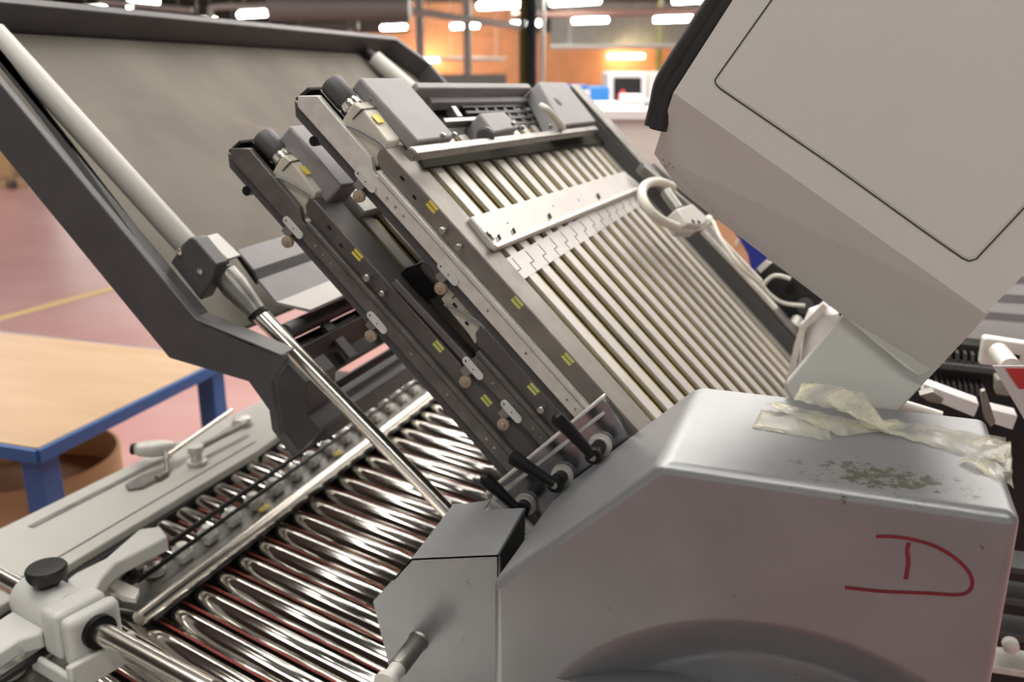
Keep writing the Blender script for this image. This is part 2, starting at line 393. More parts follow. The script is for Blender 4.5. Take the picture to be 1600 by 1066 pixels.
# far furniture
def fbox(name, px0, px1, ytop, ybot, f, depth, mt, label, cat, bevel=.0, down=False):
    a = hat(px0, ytop, f); bq = hat(px1, ytop, f); z0 = 0 if down else hat((px0 + px1) / 2, ybot, f).z
    b = MB(); b.prism([a, bq, bq + HF * depth, a + HF * depth], (0, 0, z0 - a.z)); return tag(b.build(name, mt, bevel=bevel, smooth=False), label, cat)
fbox('far_machine', 640, 790, 117, 150, 12, 1.0, M['beam'], 'low grey machine far behind the fold plates', 'machine', down=True)
# beige cabinet right behind
t = thing('beige_cabinet', hat(1010, 300, 3.4), 'large beige machine cabinet behind the fold plates at right', 'cabinet')
a = hat(925, 186, 3.4); c = hat(1110, 186, 3.4); zb = hat(1000, 306, 3.4).z
b = MB(); b.prism([a, c, c + HF * .9, a + HF * .9], (0, 0, zb - a.z)); b.build('cabinet_body', M['beige'], t, bevel=.01)
b = MB(); b.prism([a + VZ * .0 - HF * .02, c - HF * .02, c + HF * .92, a + HF * .92], (0, 0, .03)); b.build('worktop', M['paper'], t)
b = MB(); a2 = Vector((a.x, a.y, zb)) + HF * .1; c2 = Vector((c.x, c.y, zb)) + HF * .1; b.prism([a2, c2, c2 + HF * .7, a2 + HF * .7], (0, 0, -zb)); b.build('plinth', M['dark2'], t)
a_top = a.z + .03
b = MB(); c = hat(1048, 320, 3.3); b.cyl(Vector((c.x, c.y, 0)), Vector((c.x, c.y, zb)), .03, n=10); tag(b.build('green_post', M['greenp']), 'green post under the beige cabinet', 'post')
# copier
f = 7.0
t = thing('copier', hat(992, 175, f), 'white office copier with a dark window on the far table', 'copier')
a = hat(950, 112, f); c = hat(1012, 112, f); c3 = hat(1040, 112, f); zb = 0
b = MB(); b.prism([a, c, c + HF * .5, a + HF * .5], (0, 0, zb - a.z)); b.build('copier_body', M['paper'], t, bevel=.02)
b = MB(); b.prism([hat(959, 121, f) - HF * .01, hat(1002, 121, f) - HF * .01, hat(1002, 158, f) - HF * .01, hat(959, 158, f) - HF * .01], HF * .02); b.build('dark_window', M['dark2'], t)
b = MB(); b.prism([c + VX * .01, c3, c3 + HF * .5, c + HF * .5], (0, 0, zb - a.z)); b.build('side_cabinet', M['beige'], t, bevel=.02)
fbox('blue_cabinet', 921, 953, 136, 170, 6.4, .4, M['bblue'], 'bright blue cabinet left of the copier', 'cabinet', .01, True)
fbox('white_cabinet', 886, 922, 140, 176, 6.0, .4, M['paper'], 'white cabinet left of the blue cabinet', 'cabinet', .01, True)
fbox('blue_folder', 886, 918, 134, 140, 6.0, .35, M['bblue'], 'flat blue folder on the white cabinet', 'folder')
b = MB(); c = hat(972, 170, 4.1); c.z = a_top + .0601
b.lathe(c - VZ * .06, VZ, [(0, .016), (.02, .022), (.035, .020), (.045, .009), (.055, .008)], 14)
tag(b.build('red_can', M['red']), 'red can standing before the copier window', 'can')
b = MB(); a = hat(968, 176, 3.9); e = hat(1000, 180, 3.9); a.z = e.z = a_top + .022; b.cyl(a, e, .022, n=16); tag(b.build('paper_roll', M['paper']), 'loose white roll of paper on the beige cabinet', 'paper roll')
b = MB(); b.prism([Vector((p.x, p.y, a_top)) for p in (hat(1004, 182, 3.7), hat(1040, 182, 3.7), hat(1040, 178, 4.1), hat(1006, 176, 4.1))], (0, 0, .02)); tag(b.build('paper_heap', M['pgrey']), 'grey printed papers on the beige cabinet right of the roll', 'papers')
# pallet with cartons at far left
t = thing('pallet_load', onZ((8, 296), 0), 'wooden pallet with a tan carton on the floor at far left', 'pallet')
o_ = onZ((-40, 297), 0); e_ = onZ((44, 293), 0); dd = (e_ - o_).normalized(); bk = Vector((-dd.y, dd.x, 0))
if bk.dot(HF) < 0: bk = -bk
Lw = (e_ - o_).length
b = MB()
for k in range(3): b.prism([o_ + dd * (Lw - .12) * k / 2, o_ + dd * ((Lw - .12) * k / 2 + .12), o_ + dd * ((Lw - .12) * k / 2 + .12) + bk * .9, o_ + dd * (Lw - .12) * k / 2 + bk * .9], (0, 0, .10))
for k in range(5): b.prism([o_ + bk * .2 * k + VZ * .1, e_ + bk * .2 * k + VZ * .1, e_ + bk * (.2 * k + .12) + VZ * .1, o_ + bk * (.2 * k + .12) + VZ * .1], (0, 0, .02))
b.build('pallet_deck', M['wood'], t, smooth=False)
b = MB(); b.prism([o_ + VZ * .13, e_ + VZ * .13 - dd * .15, e_ + bk * .8 + VZ * .13 - dd * .15, o_ + bk * .8 + VZ * .13], (0, 0, .40)); b.build('carton', M['card'], t, bevel=.01)

# ------------------------------------------------------------------ blue work table
TZ = .75
c1 = onZ((58, 700), TZ); c2 = onZ((345, 560), TZ); c0 = onZ((-120, 672), TZ)
ey = (c2 - c1).normalized(); ex = Vector((-ey.y, ey.x, 0))
LY = (c2 - c1).length + .02; LX = 1.5
t = thing('work_table', c1 + ex * LX / 2 + ey * LY / 2 - VZ * TZ, 'work table with pale wooden top and blue steel frame', 'table')
q = [c1, c2 + ey * .02, c2 + ey * .02 + ex * LX, c1 + ex * LX]
b = MB(); b.prism([p - VZ * .0 for p in q], (0, 0, -.022)); b.build('table_top', M['wood'], t, bevel=.002)
b = MB()
e = .006
def bar4(mb, a, bb, w_, h_):
    d = (bb - a).normalized(); s_ = d.cross(VZ).normalized() * w_ / 2
    mb.prism([a - s_, bb - s_, bb + s_, a + s_], (0, 0, -h_))
edge = [q[0] - ey * e - ex * e, q[1] + ey * e - ex * e, q[2] + ey * e + ex * e, q[3] - ey * e + ex * e]
for i in range(4): bar4(b, edge[i] - VZ * .003, edge[(i + 1) % 4] - VZ * .003, .012, .030)
b.build('edge_frame', M['blue'], t, smooth=False)
for (i, sx, sy) in ((0, 1, 1), (1, 1, -1), (2, -1, -1), (3, -1, 1)):
    o_ = q[i] + ex * .005 * sx + ey * .005 * sy
    b = MB(); b.prism([o_, o_ + ey * .055 * sy, o_ + ey * .055 * sy + ex * .055 * sx, o_ + ex * .055 * sx], (0, 0, -TZ))
    for v in b.v: v.z -= 0
    b.v = [Vector((v.x, v.y, max(v.z - .024 if v.z > .5 else v.z, 0))) for v in b.v]
    lg = b.build('table_leg', M['blue'], t, bevel=.002)
    if i == 0:
        b = MB(); cc = o_ - ex * .001 + ey * .028; cc.z = .58; b.cyl(cc, cc - ex * .006, .008, n=12); b.build('leg_bolt', M['bolt'], lg)
# cardboard drum below
dc = onZ((40, 712), .50)
t = thing('cardboard_drum', Vector((dc.x, dc.y, 0)), 'brown cardboard drum with a dark hand hole under the work table', 'drum')
b = MB(); R = .245
b.lathe(Vector((dc.x, dc.y, 0)), VZ, [(0, R), (.50, R), (.50, R - .008), (.05, R - .008)], 40); b.build('drum_wall', M['card'], t)
b = MB(); b.cyl(Vector((dc.x, dc.y, .38)), Vector((dc.x, dc.y, .40)), R - .012, n=32); b.build('drum_contents', M['cardin'], t)
b = MB(); tc_ = (EYE - Vector((dc.x, dc.y, 0))); an0 = math.atan2(tc_.y, tc_.x) + .38
pts = [];
for k in range(7): an = an0 + (k - 3) * .055; pts.append(Vector((dc.x + (R + .001) * cs(an), dc.y + (R + .001) * sn(an), .41)))
b.tube(pts, .011); b.build('hand_hole', M['cardin'], t)

# ================================================================== ROLLER BED
RZ = .85; RR = .0195
t_bed = thing('roller_bed', (-.6, 1.1, 0), 'bed of slanted chrome conveyor rollers running under the hood', 'roller conveyor')
PITCH = .0485
for i in range(-12, 24):
    y0 = 1.005 + PITCH * i
    a = Vector((-.985, y0, RZ - RR)); L = .93 if True else 0
    xe = -.12
    L = (xe - a.x) / cs(math.radians(15.4))
    d = -RD
    b = MB(); b.lathe(a, d, [(0, .012), (.001, RR - .004), (.004, RR - .001), (.008, RR), (L - .008, RR), (L - .004, RR - .002), (L, .012)], 28)
    rl = b.build('roller', M['chrome'], t_bed)
b = MB()
for i in range(-12, 24):
    y0 = 1.005 + PITCH * (i + .5)
    a = Vector((-.97, y0, RZ - .0125)); e = a - RD * .86
    b.cyl(a, e, .0013, n=8)
b.build('red_cord', M['orange_strip'], t_bed)['kind'] = 'stuff'
b = MB(); b.box((-1.02, .2, .78), (-.990, 2.1, .845)); b.build('roller_rail', M['dark2'], t_bed)
b = MB(); b.box((-.99, .2, .70), (-.10, 2.1, .715)); b.build('bed_pan', M['dark2'], t_bed)
for x, y in ((-.98, .5), (-.98, 1.9), (-.2, 1.9), (-.2, 1.0)):
    b = MB(); b.box((x - .025, y - .025, 0), (x + .025, y + .025, .70)); b.build('leg', M['dark2'], t_bed)

# off-white side table
t_side = thing('side_table', (-1.1, 1.0, 0), 'long off-white side table edge left of the chrome rollers', 'machine table')
b = MB(); b.prism([onZ(p, RZ + .008) for p in ((-260, 952), (0, 826), (400, 630), (455, 600), (520, 620), (400, 706), (140, 862), (-60, 985))], (0, 0, -.05)); b.build('table_plate', M['wtable'], t_side, bevel=.002)
b = MB(); b.ribbon([onZ(p, RZ + .0085) for p in ((-60, 955), (100, 866), (400, 690))], .002, (0, 0, .0006)); b.build('panel_joint', M['seam'], t_side)
b = MB(); b.ribbon([onZ(p, RZ + .0085) for p in ((48, 824), (265, 713))], .012, (0, 0, .0012)); b.build('slot_strip', M['steel'], t_side)
b = MB(); b.box((-1.16, .2, .60), (-1.03, 1.9, .815)); b.build('table_beam', M['dark2'], t_side)
for y in (.6, 1.8):
    b = MB(); b.box((-1.13, y, 0), (-1.07, y + .06, .60)); b.build('leg', M['dark2'], t_side)
# small sheet stop on the side table
t = thing('sheet_stop', onZ((250, 725), RZ + .01), 'small steel sheet stop with bright rod on the side table', 'sheet stop')
zt = RZ + .035
b = MB(); b.cyl(onZ((262, 712), zt), onZ((362, 642), zt), .0045); b.build('bright_rod', M['chrome_rod'], t)
b = MB(); b.cyl(onZ((206, 702), zt), onZ((212, 702), zt), .010); b.build('end_cap', M['black'], t)
b = MB(); b.lathe(onZ((211, 703), zt), onZ((262, 700), zt) - onZ((211, 703), zt), [(0, .008), (.006, .013), (.03, .016), (.055, .015), (.07, .010)]); b.build('clamp_body', M['alu'], t)
b = MB(); b.cyl(onZ((258, 705), zt), onZ((262, 738), RZ + .012), .0035); b.cyl(onZ((262, 738), RZ + .014), onZ((245, 748), RZ + .014), .005); b.build('stop_pin', M['steel'], t)
b = MB(); b.pZ(((195, 757), (220, 742), (262, 728), (258, 742), (222, 760), (200, 763)), RZ + .014, RZ + .009); b.build('base_foot', M['steel'], t, bevel=.001)
t = thing('sheet_stop', onZ((310, 715), RZ + .01), 'second blurred sheet stop with round foot beside the bright rod', 'sheet stop')
b = MB(); b.lathe(onZ((308, 724), RZ + .009), VZ, [(0, .018), (.006, .018), (.008, .010), (.02, .009), (.022, .014), (.034, .014)]); b.build('round_foot', M['alu'], t)
b = MB(); b.cyl(onZ((310, 700), RZ + .03), onZ((385, 662), RZ + .03), .006); b.build('arm', M['steel'], t)
b = MB(); b.lathe(onZ((378, 662), RZ + .012), VZ, [(0, .02), (.012, .018), (.016, .01)]); b.build('pivot', M['alu'], t)

# ball guide rail
GX = -.835
t = thing('ball_guide', (GX, 1.2, RZ), 'steel ball guide rail lying lengthwise over the chrome rollers', 'guide rail')
zg = RZ + .012
b = MB(); b.sheetY([Vector((-.872, .815, zg)), Vector((-.806, .815, zg + .004))], .815, 1.80, .003); b.build('guide_plate', M['steel'], t)
b = MB(); b.box((-.870, .82, zg - .0105), (-.797, 1.80, zg - .001)); b.build('guide_skirt', M['dark2'], t)
b = MB(); b.cyl((-.803, .80, zg + .004), (-.803, 1.82, zg + .004), .010, n=16); b.build('rounded_edge', M['chrome_rod'], t)
b = MB(); b.cyl((-.879, .88, zg + .018), (-.879, 1.85, zg + .018), .0045, n=10); b.build('upper_rod', M['black'], t)
b = MB(); b.cyl((-.846, .85, zg + .022), (-.846, 1.85, zg + .022), .0035, n=10); b.build('lower_rod', M['black'], t)
for i in range(16):
    y = .90 + i * .058
    b = MB(); b.lathe((-.863, y, zg + .003), VZ, [(0, .015), (.006, .015), (.008, .012), (.008, .008)], 18)
    r_ = b.build('ball_ring', M['alu'], t)
    b = MB(); b.lathe((-.863, y, zg + .004), VZ, [(0, .004), (.002, .010), (.008, .0115), (.014, .008), (.016, .002)], 14); b.build('ball', M['alu'], r_)
for i in range(15):
    b = MB(); y = .93 + i * .058; b.box((-.850, y, zg + .003), (-.838, y + .024, zg + .016))
    b.build('spacer', M['alu'], t, bevel=.002)
for y in (1.10, 1.33):
    b = MB(); b.box((-.832, y, zg + .0075), (-.822, y + .022, zg + .0095)); b.build('yellow_mark', M['yellow'], t)

# white casting with knob and shaft
ZC = .93
t = thing('clamp_casting', onZ((90, 940), ZC - .05), 'white cast clamp with black knob holding the round shaft at lower left', 'clamp')
sa = onZ((-120, 838), ZC); sb = onZ((330, 1082), ZC); sd = (sb - sa).normalized(); sp = Vector((-sd.y, sd.x, 0))
h0 = onZ((52, 930), ZC); h1 = onZ((150, 985), ZC)
def foot(p): return sa + sd * (p - sa).dot(sd)
h0, h1 = foot(h0), foot(h1)
b = MB(); b.lathe(h0 - sd * .005, sd, [(0, .020), (.002, .027), (.012, .030), ((h1 - h0).length * .55, .030), ((h1 - h0).length * .62, .026)], 28); b.build('hub', M['white'], t)
hl = (h1 - h0).length
def sbox(mb, s0, s1, t0, t1, z0, z1):              # along shaft, across, height
    p = h0; mb.prism([p + sd * s0 + sp * t0 + VZ * z0, p + sd * s1 + sp * t0 + VZ * z0, p + sd * s1 + sp * t1 + VZ * z0, p + sd * s0 + sp * t1 + VZ * z0], (0, 0, z1 - z0)); return mb
b = MB(); sbox(b, hl * .55, hl * .82, -.033, .033, -.034, .026); b.build('clamp_block', M['white'], t, bevel=.008, seg=4)
b = MB(); sbox(b, hl * .86, hl * 1.02, -.033, .033, -.034, .026); b.build('clamp_jaw', M['white'], t, bevel=.008, seg=4)
b = MB(); sbox(b, hl * .5, hl * 1.0, .020, .030, -.03, .0); b.build('jaw_bolt_block', M['steel'], t, bevel=.002)
b = MB(); sbox(b, hl * .45, hl * 1.1, -.044, -.036, -.055, -.034); sbox(b, hl * 1.02, hl * 1.1, -.044, .04, -.055, -.02); b.build('lower_bracket', M['white'], t, bevel=.003)
b = MB(); b.pZ(((105, 905), (118, 895), (165, 872), (218, 826), (250, 822), (262, 838), (180, 880), (158, 905), (142, 940), (120, 935)), ZC + .0, ZC - .022); b.build('upper_arm', M['white'], t, bevel=.003)
b = MB(); b.pZ(((-60, 1000), (0, 967), (38, 943), (70, 975), (65, 990), (30, 1000), (-60, 1060)), ZC - .004, ZC - .024); b.build('lower_arm', M['white'], t, bevel=.003)
kc = onZ((76, 912), ZC + .03)
b = MB(); b.lathe(kc - VZ * .004, VZ, [(0, .012), (.010, .013), (.012, .021), (.017, .023), (.024, .0235), (.027, .0215), (.0255, .014)], 30); b.build('black_knob', M['dark2'], t)
b = MB(); e_ = foot(onZ((160, 985), ZC)); b.lathe(e_ - sd * .006, sd, [(0, .020), (.010, .020), (.011, .016)], 20); b.build('clamp_bore', M['black'], t)
b = MB(); b.cyl(sa, sb, .0125, n=28)
tag(b.build('round_shaft', M['chrome_rod']), 'round steel shaft passing through the white clamp at lower left', 'shaft')
# linkage right of the casting
t = thing('guide_linkage', onZ((195, 915), RZ + .03), 'small steel linkage joint at the near end of the guide rail', 'linkage')
z_ = RZ + .04
b = MB(); b.lathe(onZ((182, 930), RZ + .01), VZ, [(0, .008), (.03, .008), (.031, .013), (.042, .013), (.045, .008)]); b.build('post', M['alu'], t)
b = MB(); b.pZ(((165, 915), (178, 902), (218, 920), (212, 935), (190, 932)), z_, z_ - .008); b.build('link_plate', M['alu'], t, bevel=.001)
b = MB(); b.lathe(onZ((207, 905), z_ - .01), VZ, [(0, .014), (.006, .014), (.008, .006), (.02, .006)]); b.build('wheel', M['dark2'], t)
b = MB(); b.pZ(((140, 932), (162, 890), (170, 885), (240, 845), (245, 852), (176, 897), (158, 925), (150, 940)), ZC - .03, ZC - .05); b.build('side_strap', M['alu'], t, bevel=.001)
# near end of a second ball row at lower left corner
t = thing('ball_guide', onZ((40, 1040), RZ), 'near ball guide end with black rod at the lower left corner', 'guide rail')
b = MB(); b.pZ(((-40, 1066), (40, 1015), (100, 1020), (110, 1040), (-10, 1120)), RZ + .016, RZ + .010); b.build('guide_plate', M['steel'], t)
for p in ((55, 1025), (12, 1052)):
    b = MB(); b.lathe(onZ(p, RZ + .018), VZ, [(0, .020), (.008, .020), (.010, .012)], 20); r_ = b.build('ball_ring', M['alu'], t)
    b = MB(); b.lathe(onZ(p, RZ + .02), VZ, [(0, .004), (.004, .011), (.012, .011), (.017, .004)], 14); b.build('ball', M['paper'], r_)
b = MB(); b.cyl(onZ((85, 1008), RZ + .045), onZ((-10, 1072), RZ + .045), .005); b.build('black_rod', M['dark2'], t)

# ================================================================== FOLD PLATES
def stack(px_list, y): return [uv(p, y) for p in px_list]
def side_parts(t, du, dv, u_end, ub=-.402, channel=True, tags=(-.40, -.268), marks=((-.326, 'yellow'), (-.192, 'green'), (-.113, 'green')), screws=(-.293, -.269), rail='alu', beam='beamside', lip=True):
    y0 = .87
    S = lambda L: [(u + du, v + dv) for u, v in L]
    b = MB(); b.uvp(S([(ub, -.004), (ub + .006, 0), (u_end, 0), (u_end, -.021), (ub + .013, -.021), (ub + .002, -.014)]), y0, y0 + .046)
    b.build('side_beam', M[beam], t, bevel=.0015)
    if lip:
        b = MB(); b.uvp(S([(ub + .018, -.021), (u_end, -.021), (u_end, -.0265), (ub + .018, -.0265)]), y0 - .006, y0 + .02); b.build('rail_lip', M[rail], t, bevel=.001)
    if channel:
        b = MB(); b.uvp(S([(-.505, -.034), (-.488, -.0165), (-.402, -.0185), (-.390, -.0275), (u_end, -.0275), (u_end, -.043), (-.498, -.043)]), y0 - .004, y0 + .004)
    else:
        b = MB(); b.uvp(S([(ub + .02, -.0275), (u_end, -.0275), (u_end, -.043), (ub + .02, -.043)]), y0 - .004, y0 + .02)
    rl = b.build('rail', M[rail], t, bevel=.001)
    b = MB(); b.uvp(S([((-.507 if channel else ub + .02), -.043), (u_end, -.043), (u_end, -.055), ((-.495 if channel else ub + .02), -.055)]), y0 + .001, y0 + .03); b.build('rail_flange', M['dark'], t, bevel=.001)
    if channel:
        b = MB(); b.uvp(S([(-.5065, -.040), (-.503, -.040), (-.4995, -.021), (-.503, -.019)]), y0 - .002, y0 + .055); b.build('end_wall', M['dark2'], t, bevel=.001)
        b = MB(); b.uvp(S([(-.507, -.041), (-.502, -.021), (-.40, -.021), (-.40, -.043)]), y0 + .020, y0 + .05); b.build('end_web', M['dark2'], t)
        b = MB(); c = P(-.462 + du, -.058 + dv, y0); b.cyl(c, c + VY * .012, .0055); b.build('stop_screw', M['black'], t)
    for (u, v, w_) in ((-.363, -.009, .006), (-.340, -.013, .005)):
        if u < ub: u += .134
        b = MB(); b.uvp(S([(u - w_ / 2, v - .0012), (u + w_ / 2, v - .0014), (u + w_ / 2, v + .0012), (u - w_ / 2, v + .0016)]), y0 - .0004, y0 + .001); b.build('slot', M['black'], t)
    for (u, cm) in marks:
        for k in (0, 1):
            b = MB(); b.ubox(u + du, u + .013 + du, -.009 + k * .0045 + dv, -.006 + k * .0045 + dv, y0 - .0006, y0 + .001); b.build('scale_mark', M[cm], t)
    for (u, v, r) in zip(screws, (-.0110, -.0095), (.0042, .0034)):
        b = MB(); c = P(u + du, v + dv, y0); b.lathe(c, -VY, [(0, r * .8), (.006, r * .8), (.006, r), (.010, r), (.011, r * .7)], 14); b.build('set_screw', M['bolt'], t)
    for u in (-.36, -.347, -.334, -.20, -.14, -.075, -.062):
        if u < ub + .03: continue
        b = MB(); c = P(u + du, -.035 + dv, y0 - .0043); b.cyl(c, c - VY * .0006, .0015, n=8); b.build('rivet', M['bolt'], rl)
    for k, u in enumerate(tags):
        v = -.040
        b = MB()
        pts = []
        for i in range(7): an = math.pi / 2 + math.pi * i / 6; pts.append((u + .0042 * cs(an), v + .0042 * sn(an)))
        for i in range(7): an = -math.pi / 2 + math.pi * i / 6; pts.append((u + .022 + .0042 * cs(an), v + .0042 * sn(an)))
        b.uvp(S(pts), y0 - .0075, y0 - .005); tg = b.build('link_tag', M['white'], t)
        b = MB(); c = P(u + du, v + dv, y0 - .0076); b.cyl(c, c - VY * .0006, .0010, n=8); c = P(u + .012 + du, v + dv, y0 - .0076); b.cyl(c, c - VY * .0004, .0008, n=8); b.build('tag_hole', M['black'], tg)
        b = MB(); c = P(u + .016 + du, v - .019 + dv, y0 - .001); b.lathe(c, -VY, [(0, .0068), (.005, .0068), (.0055, .0055), (.0055, .003), (.0075, .0025)], 18); b.build('cam_roller', M['tan'], t)
        b = MB(); b.ubox(u + .002 + du, u + .014 + du, v - .016 + dv, v - .005 + dv, y0 - .004, y0 + .003); b.build('cam_arm', M['steel'], t, bevel=.001)
    return rl
def motor(t, du, dv):
    """servo unit in the same place on each plate, u,v shifted"""
    mt = []
    S = lambda L: [(u + du, v + dv) for u, v in L]
    nf = [uv(p, .875) for p in ((534, 189), (552, 160), (566, 170), (606, 221), (600, 246), (588, 262), (578, 245), (545, 205))]
    b = MB(); b.uvp(S(nf), .875, .905)
    bd = b.build('motor_housing', M['motor'], t, bevel=.0015)
    tp = [uv(p, .875) for p in ((534, 189), (552, 160), (566, 170), (552, 188))]
    b = MB(); b.uvp(S([uv(p, .8745) for p in ((550, 186), (552, 187), (567, 172), (565, 170))]), .8742, .876)
    b.uvp(S([(nf[2][0], nf[2][1] + .0002), (nf[2][0] + .0018, nf[2][1] + .0002), (nf[2][0] + .0018, nf[2][1] + .0006), (nf[2][0], nf[2][1] + .0006)]), .875, .905)
    b.build('housing_seam', M['seam'], bd)
    u0, v0 = nf[2]
    b = MB(); a = P(u0 + .010 + du, v0 + .0004 + dv, .880)
    b.prism([a, a + UU * .011, a + UU * .011 + VY * .015, a + VY * .015], NN * .0006); b.build('yellow_sticker', M['yellow'], bd)
    # cap and gland
    ce = P(nf[0][0] * .45 + nf[1][0] * .55 + .002 + du, nf[0][1] * .4 + nf[1][1] * .6 - .001 + dv, .889)
    ax = -UU
    b = MB(); b.lathe(ce, ax, [(0, .010), (.004, .0105), (.004, .013), (.009, .013), (.010, .0115), (.013, .0115)], 20); b.build('metal_gland', M['chrome_rod'], t)
    b = MB(); b.lathe(ce + ax * .012, ax, [(0, .0115), (.003, .0130), (.027, .0130), (.030, .0115)], 24); b.build('motor_cap', M['dark'], t)
    cb = [uv(p, .872) for p in ((540, 197), (551, 199), (566, 206), (580, 214), (593, 222), (603, 232))]
    b = MB(); b.tube([P(u + du, v + dv, .871) for u, v in cb], .0016, 8); b.build('motor_cable', M['cable_g'], t)
    b = MB(); b.tube([P(u0 - .012 + du, v0 + .002 + dv, .903), P(u0 - .002 + du, v0 + .006 + dv, .912), P(u0 + .02 + du, v0 + .004 + dv, .915), P(u0 + .04 + du, v0 - .006 + dv, .914)], .002, 8); b.build('rear_cable', M['cable_g'], t)

NEARY, FARY = .915, 1.56
SP = .0448
def grille(t, u0, u1, dv, n=15, y0=.917, comb=True, name='grille'):
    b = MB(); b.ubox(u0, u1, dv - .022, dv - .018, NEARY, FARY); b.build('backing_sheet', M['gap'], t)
    b = MB()
    for i in range(n + 1):
        ys = y0 + i * SP; b.ubox(u0, u1, dv - .010, dv - .003, ys + .0195, ys + SP - .0035)
    b.build(name, M['slat'], t, bevel=.0008)
    b = MB()
    for i in range(n + 1):
        ys = y0 + i * SP
        b.cyl(P(u0, dv - .011, ys + .008), P(u1, dv - .011, ys + .008), .0045, n=8)
        b.cyl(P(u0, dv - .0075, ys + .0188), P(u1, dv - .0075, ys + .0188), .0016, n=6)
        b.cyl(P(u0, dv - .0075, ys - .0028), P(u1, dv - .0075, ys - .0028), .0016, n=6)
    b.build('brass_wires', M['brass'], t)

t = thing('fold_plate', P(-.2, -.03, 1.2), 'topmost slatted fold plate sloping up to the left above the silver housing', 'fold plate', 'buckle fold plates')
T0 = t
side_parts(t, 0, 0, .02)
motor(t, 0, 0)
grille(t, -.40, .24, 0)
# sheet between stop bar and the long slots, with interlocking comb fingers
b = MB(); b.ubox(-.232, -.202, -.0025, -.009, NEARY, FARY); b.build('comb_sheet', M['slat'], t)
for i in range(15):
    b = MB()
    ys = .932 + i * SP
    u_a, u_b, u_c = -.229, -.214, -.2025
    w_ = .0011; vv = -.0024
    b.ubox(u_a, u_b, vv, vv + .0003, ys, ys + w_)
    b.ubox(u_b, u_b + w_, vv, vv + .0003, ys - .014, ys)
    b.ubox(u_b, u_c, vv, vv + .0003, ys - .014, ys - .014 + w_)
    b.build('comb_gap', M['seam'], t)
# side strip of bed beyond the beam, stop bar, upper cross bar, far beam
b = MB(); b.pN(((736, 338), (975, 267), (1003, 290), (996, 300), (780, 386), (772, 383)), .007, -.004); sbar = b.build('stop_bar', M['slat'], t, bevel=.002)
b = MB(); b.pN(((772, 381), (1000, 290), (1003, 294), (778, 387)), .010, .003); b.build('stop_bar_lip', M['alu'], sbar, bevel=.001)
for p in ((779, 366), (802, 356), (858, 333), (934, 302)):
    b = MB(); b.pN((p, (p[0] + 1.3, p[1] - .5), (p[0] + 5, p[1] + 7), (p[0] + 3.7, p[1] + 7.6)), .0105, .008); b.build('lip_notch', M['black'], sbar)
for p in ((762, 366), (768, 372)):
    b = MB(); c = onN(p, .007); b.cyl(c, c + NN * .003, .003, n=10); b.build('bar_screw', M['bolt'], sbar)
for p in ((793, 349), (864, 322), (904, 313)):
    b = MB(); c = onN(p, .007); b.cyl(c, c + NN * .0006, .0012, n=8); b.build('bar_hole', M['seam'], sbar)
b = MB(); b.pN(((641, 228), (929, 196), (936, 203), (653, 241)), .032, .020); b.build('cross_bar', M['steel'], t, bevel=.002)
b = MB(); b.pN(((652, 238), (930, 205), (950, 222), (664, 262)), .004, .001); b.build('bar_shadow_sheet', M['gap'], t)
b = MB(); b.ubox(-.44, .22, .024, -.03, 1.585, 1.615); b.build('far_beam', M['dark'], t, bevel=.004)
b = MB(); b.ubox(-.44, .22, .030, .024, 1.582, 1.625); b.build('far_beam_edge', M['steel'], t, bevel=.002)
# top part : covers, grid
b = MB(); b.pN(((562, 120), (631, 121), (712, 213), (654, 221)), .018, .001); b.build('cable_cover', M['box'], t, bevel=.003, seg=3)
b = MB(); b.pN(((842, 127), (884, 128), (932, 190), (880, 196)), .036, .001); fc = b.build('far_cover', M['box'], t, bevel=.003, seg=3)
b = MB(); c = onN((858, 172), .018); b.lathe(c + VY * .01, -VY, [(0, .020), (.012, .020), (.014, .016), (.014, .0)], 24); b.build('cable_grommet', M['dark'], fc)
b = MB(); b.tube([onN((845, 165), .045), onN((856, 172), .05), onN((868, 185), .045), onN((880, 200), .036)], .0048); b.build('white_hose', M['cable_w'], fc)
b = MB(); b.pN(((648, 128), (825, 130), (832, 138), (655, 138)), .02, -.03); b.build('top_bar', M['box'], t, bevel=.002)
b = MB(); b.pN(((655, 138), (832, 138), (900, 200), (700, 222)), -.020, -.024); b.build('lower_sheet', M['dark2'], t)
b = MB(); b.pN(((668, 150), (820, 150), (828, 158), (676, 160)), .005, -.01); b.build('second_bar', M['box'], t, bevel=.002)
b = MB(); b.pN(((693, 184), (745, 182), (748, 188), (697, 191)), .008, -.004); b.build('short_bar', M['steel'], t, bevel=.001)
b = MB(); b.pN(((705, 165), (712, 165), (724, 182), (716, 182)), .008, -.004); b.build('stay', M['steel'], t, bevel=.001)
b = MB()
for k in range(8):
    x = 735 + k * 15; b.pN(((x, 160), (x + 4, 160), (x + 34, 198), (x + 29, 198)), -.002, -.006)
for k in range(4):
    y = 164 + k * 9; b.pN(((720 + k * 7, y), (835 + k * 7, y - 2), (838 + k * 7, y + 2), (724 + k * 7, y + 4)), -.001, -.005)
b.build('lattice', M['dark'], t, bevel=.0005)
b = MB(); b.pN(((750, 176), (788, 174), (812, 199), (772, 207)), .024, -.01); gb = b.build('gear_box', M['box'], t, bevel=.003, seg=3)
b = MB(); c = onN((760, 212), .028); b.lathe(c, -VY, [(0, .011), (.006, .011), (.008, .008)], 18); b.build('gear_cap', M['dark'], gb)
for p in ((800, 195), (815, 201), (690, 214), (708, 213), (858, 200)):
    b = MB(); c = onN(p, .030); b.lathe(c, NN, [(0, .0032), (.004, .0032), (.005, .002)], 12); b.build('bolt_head', M['bolt'], t)

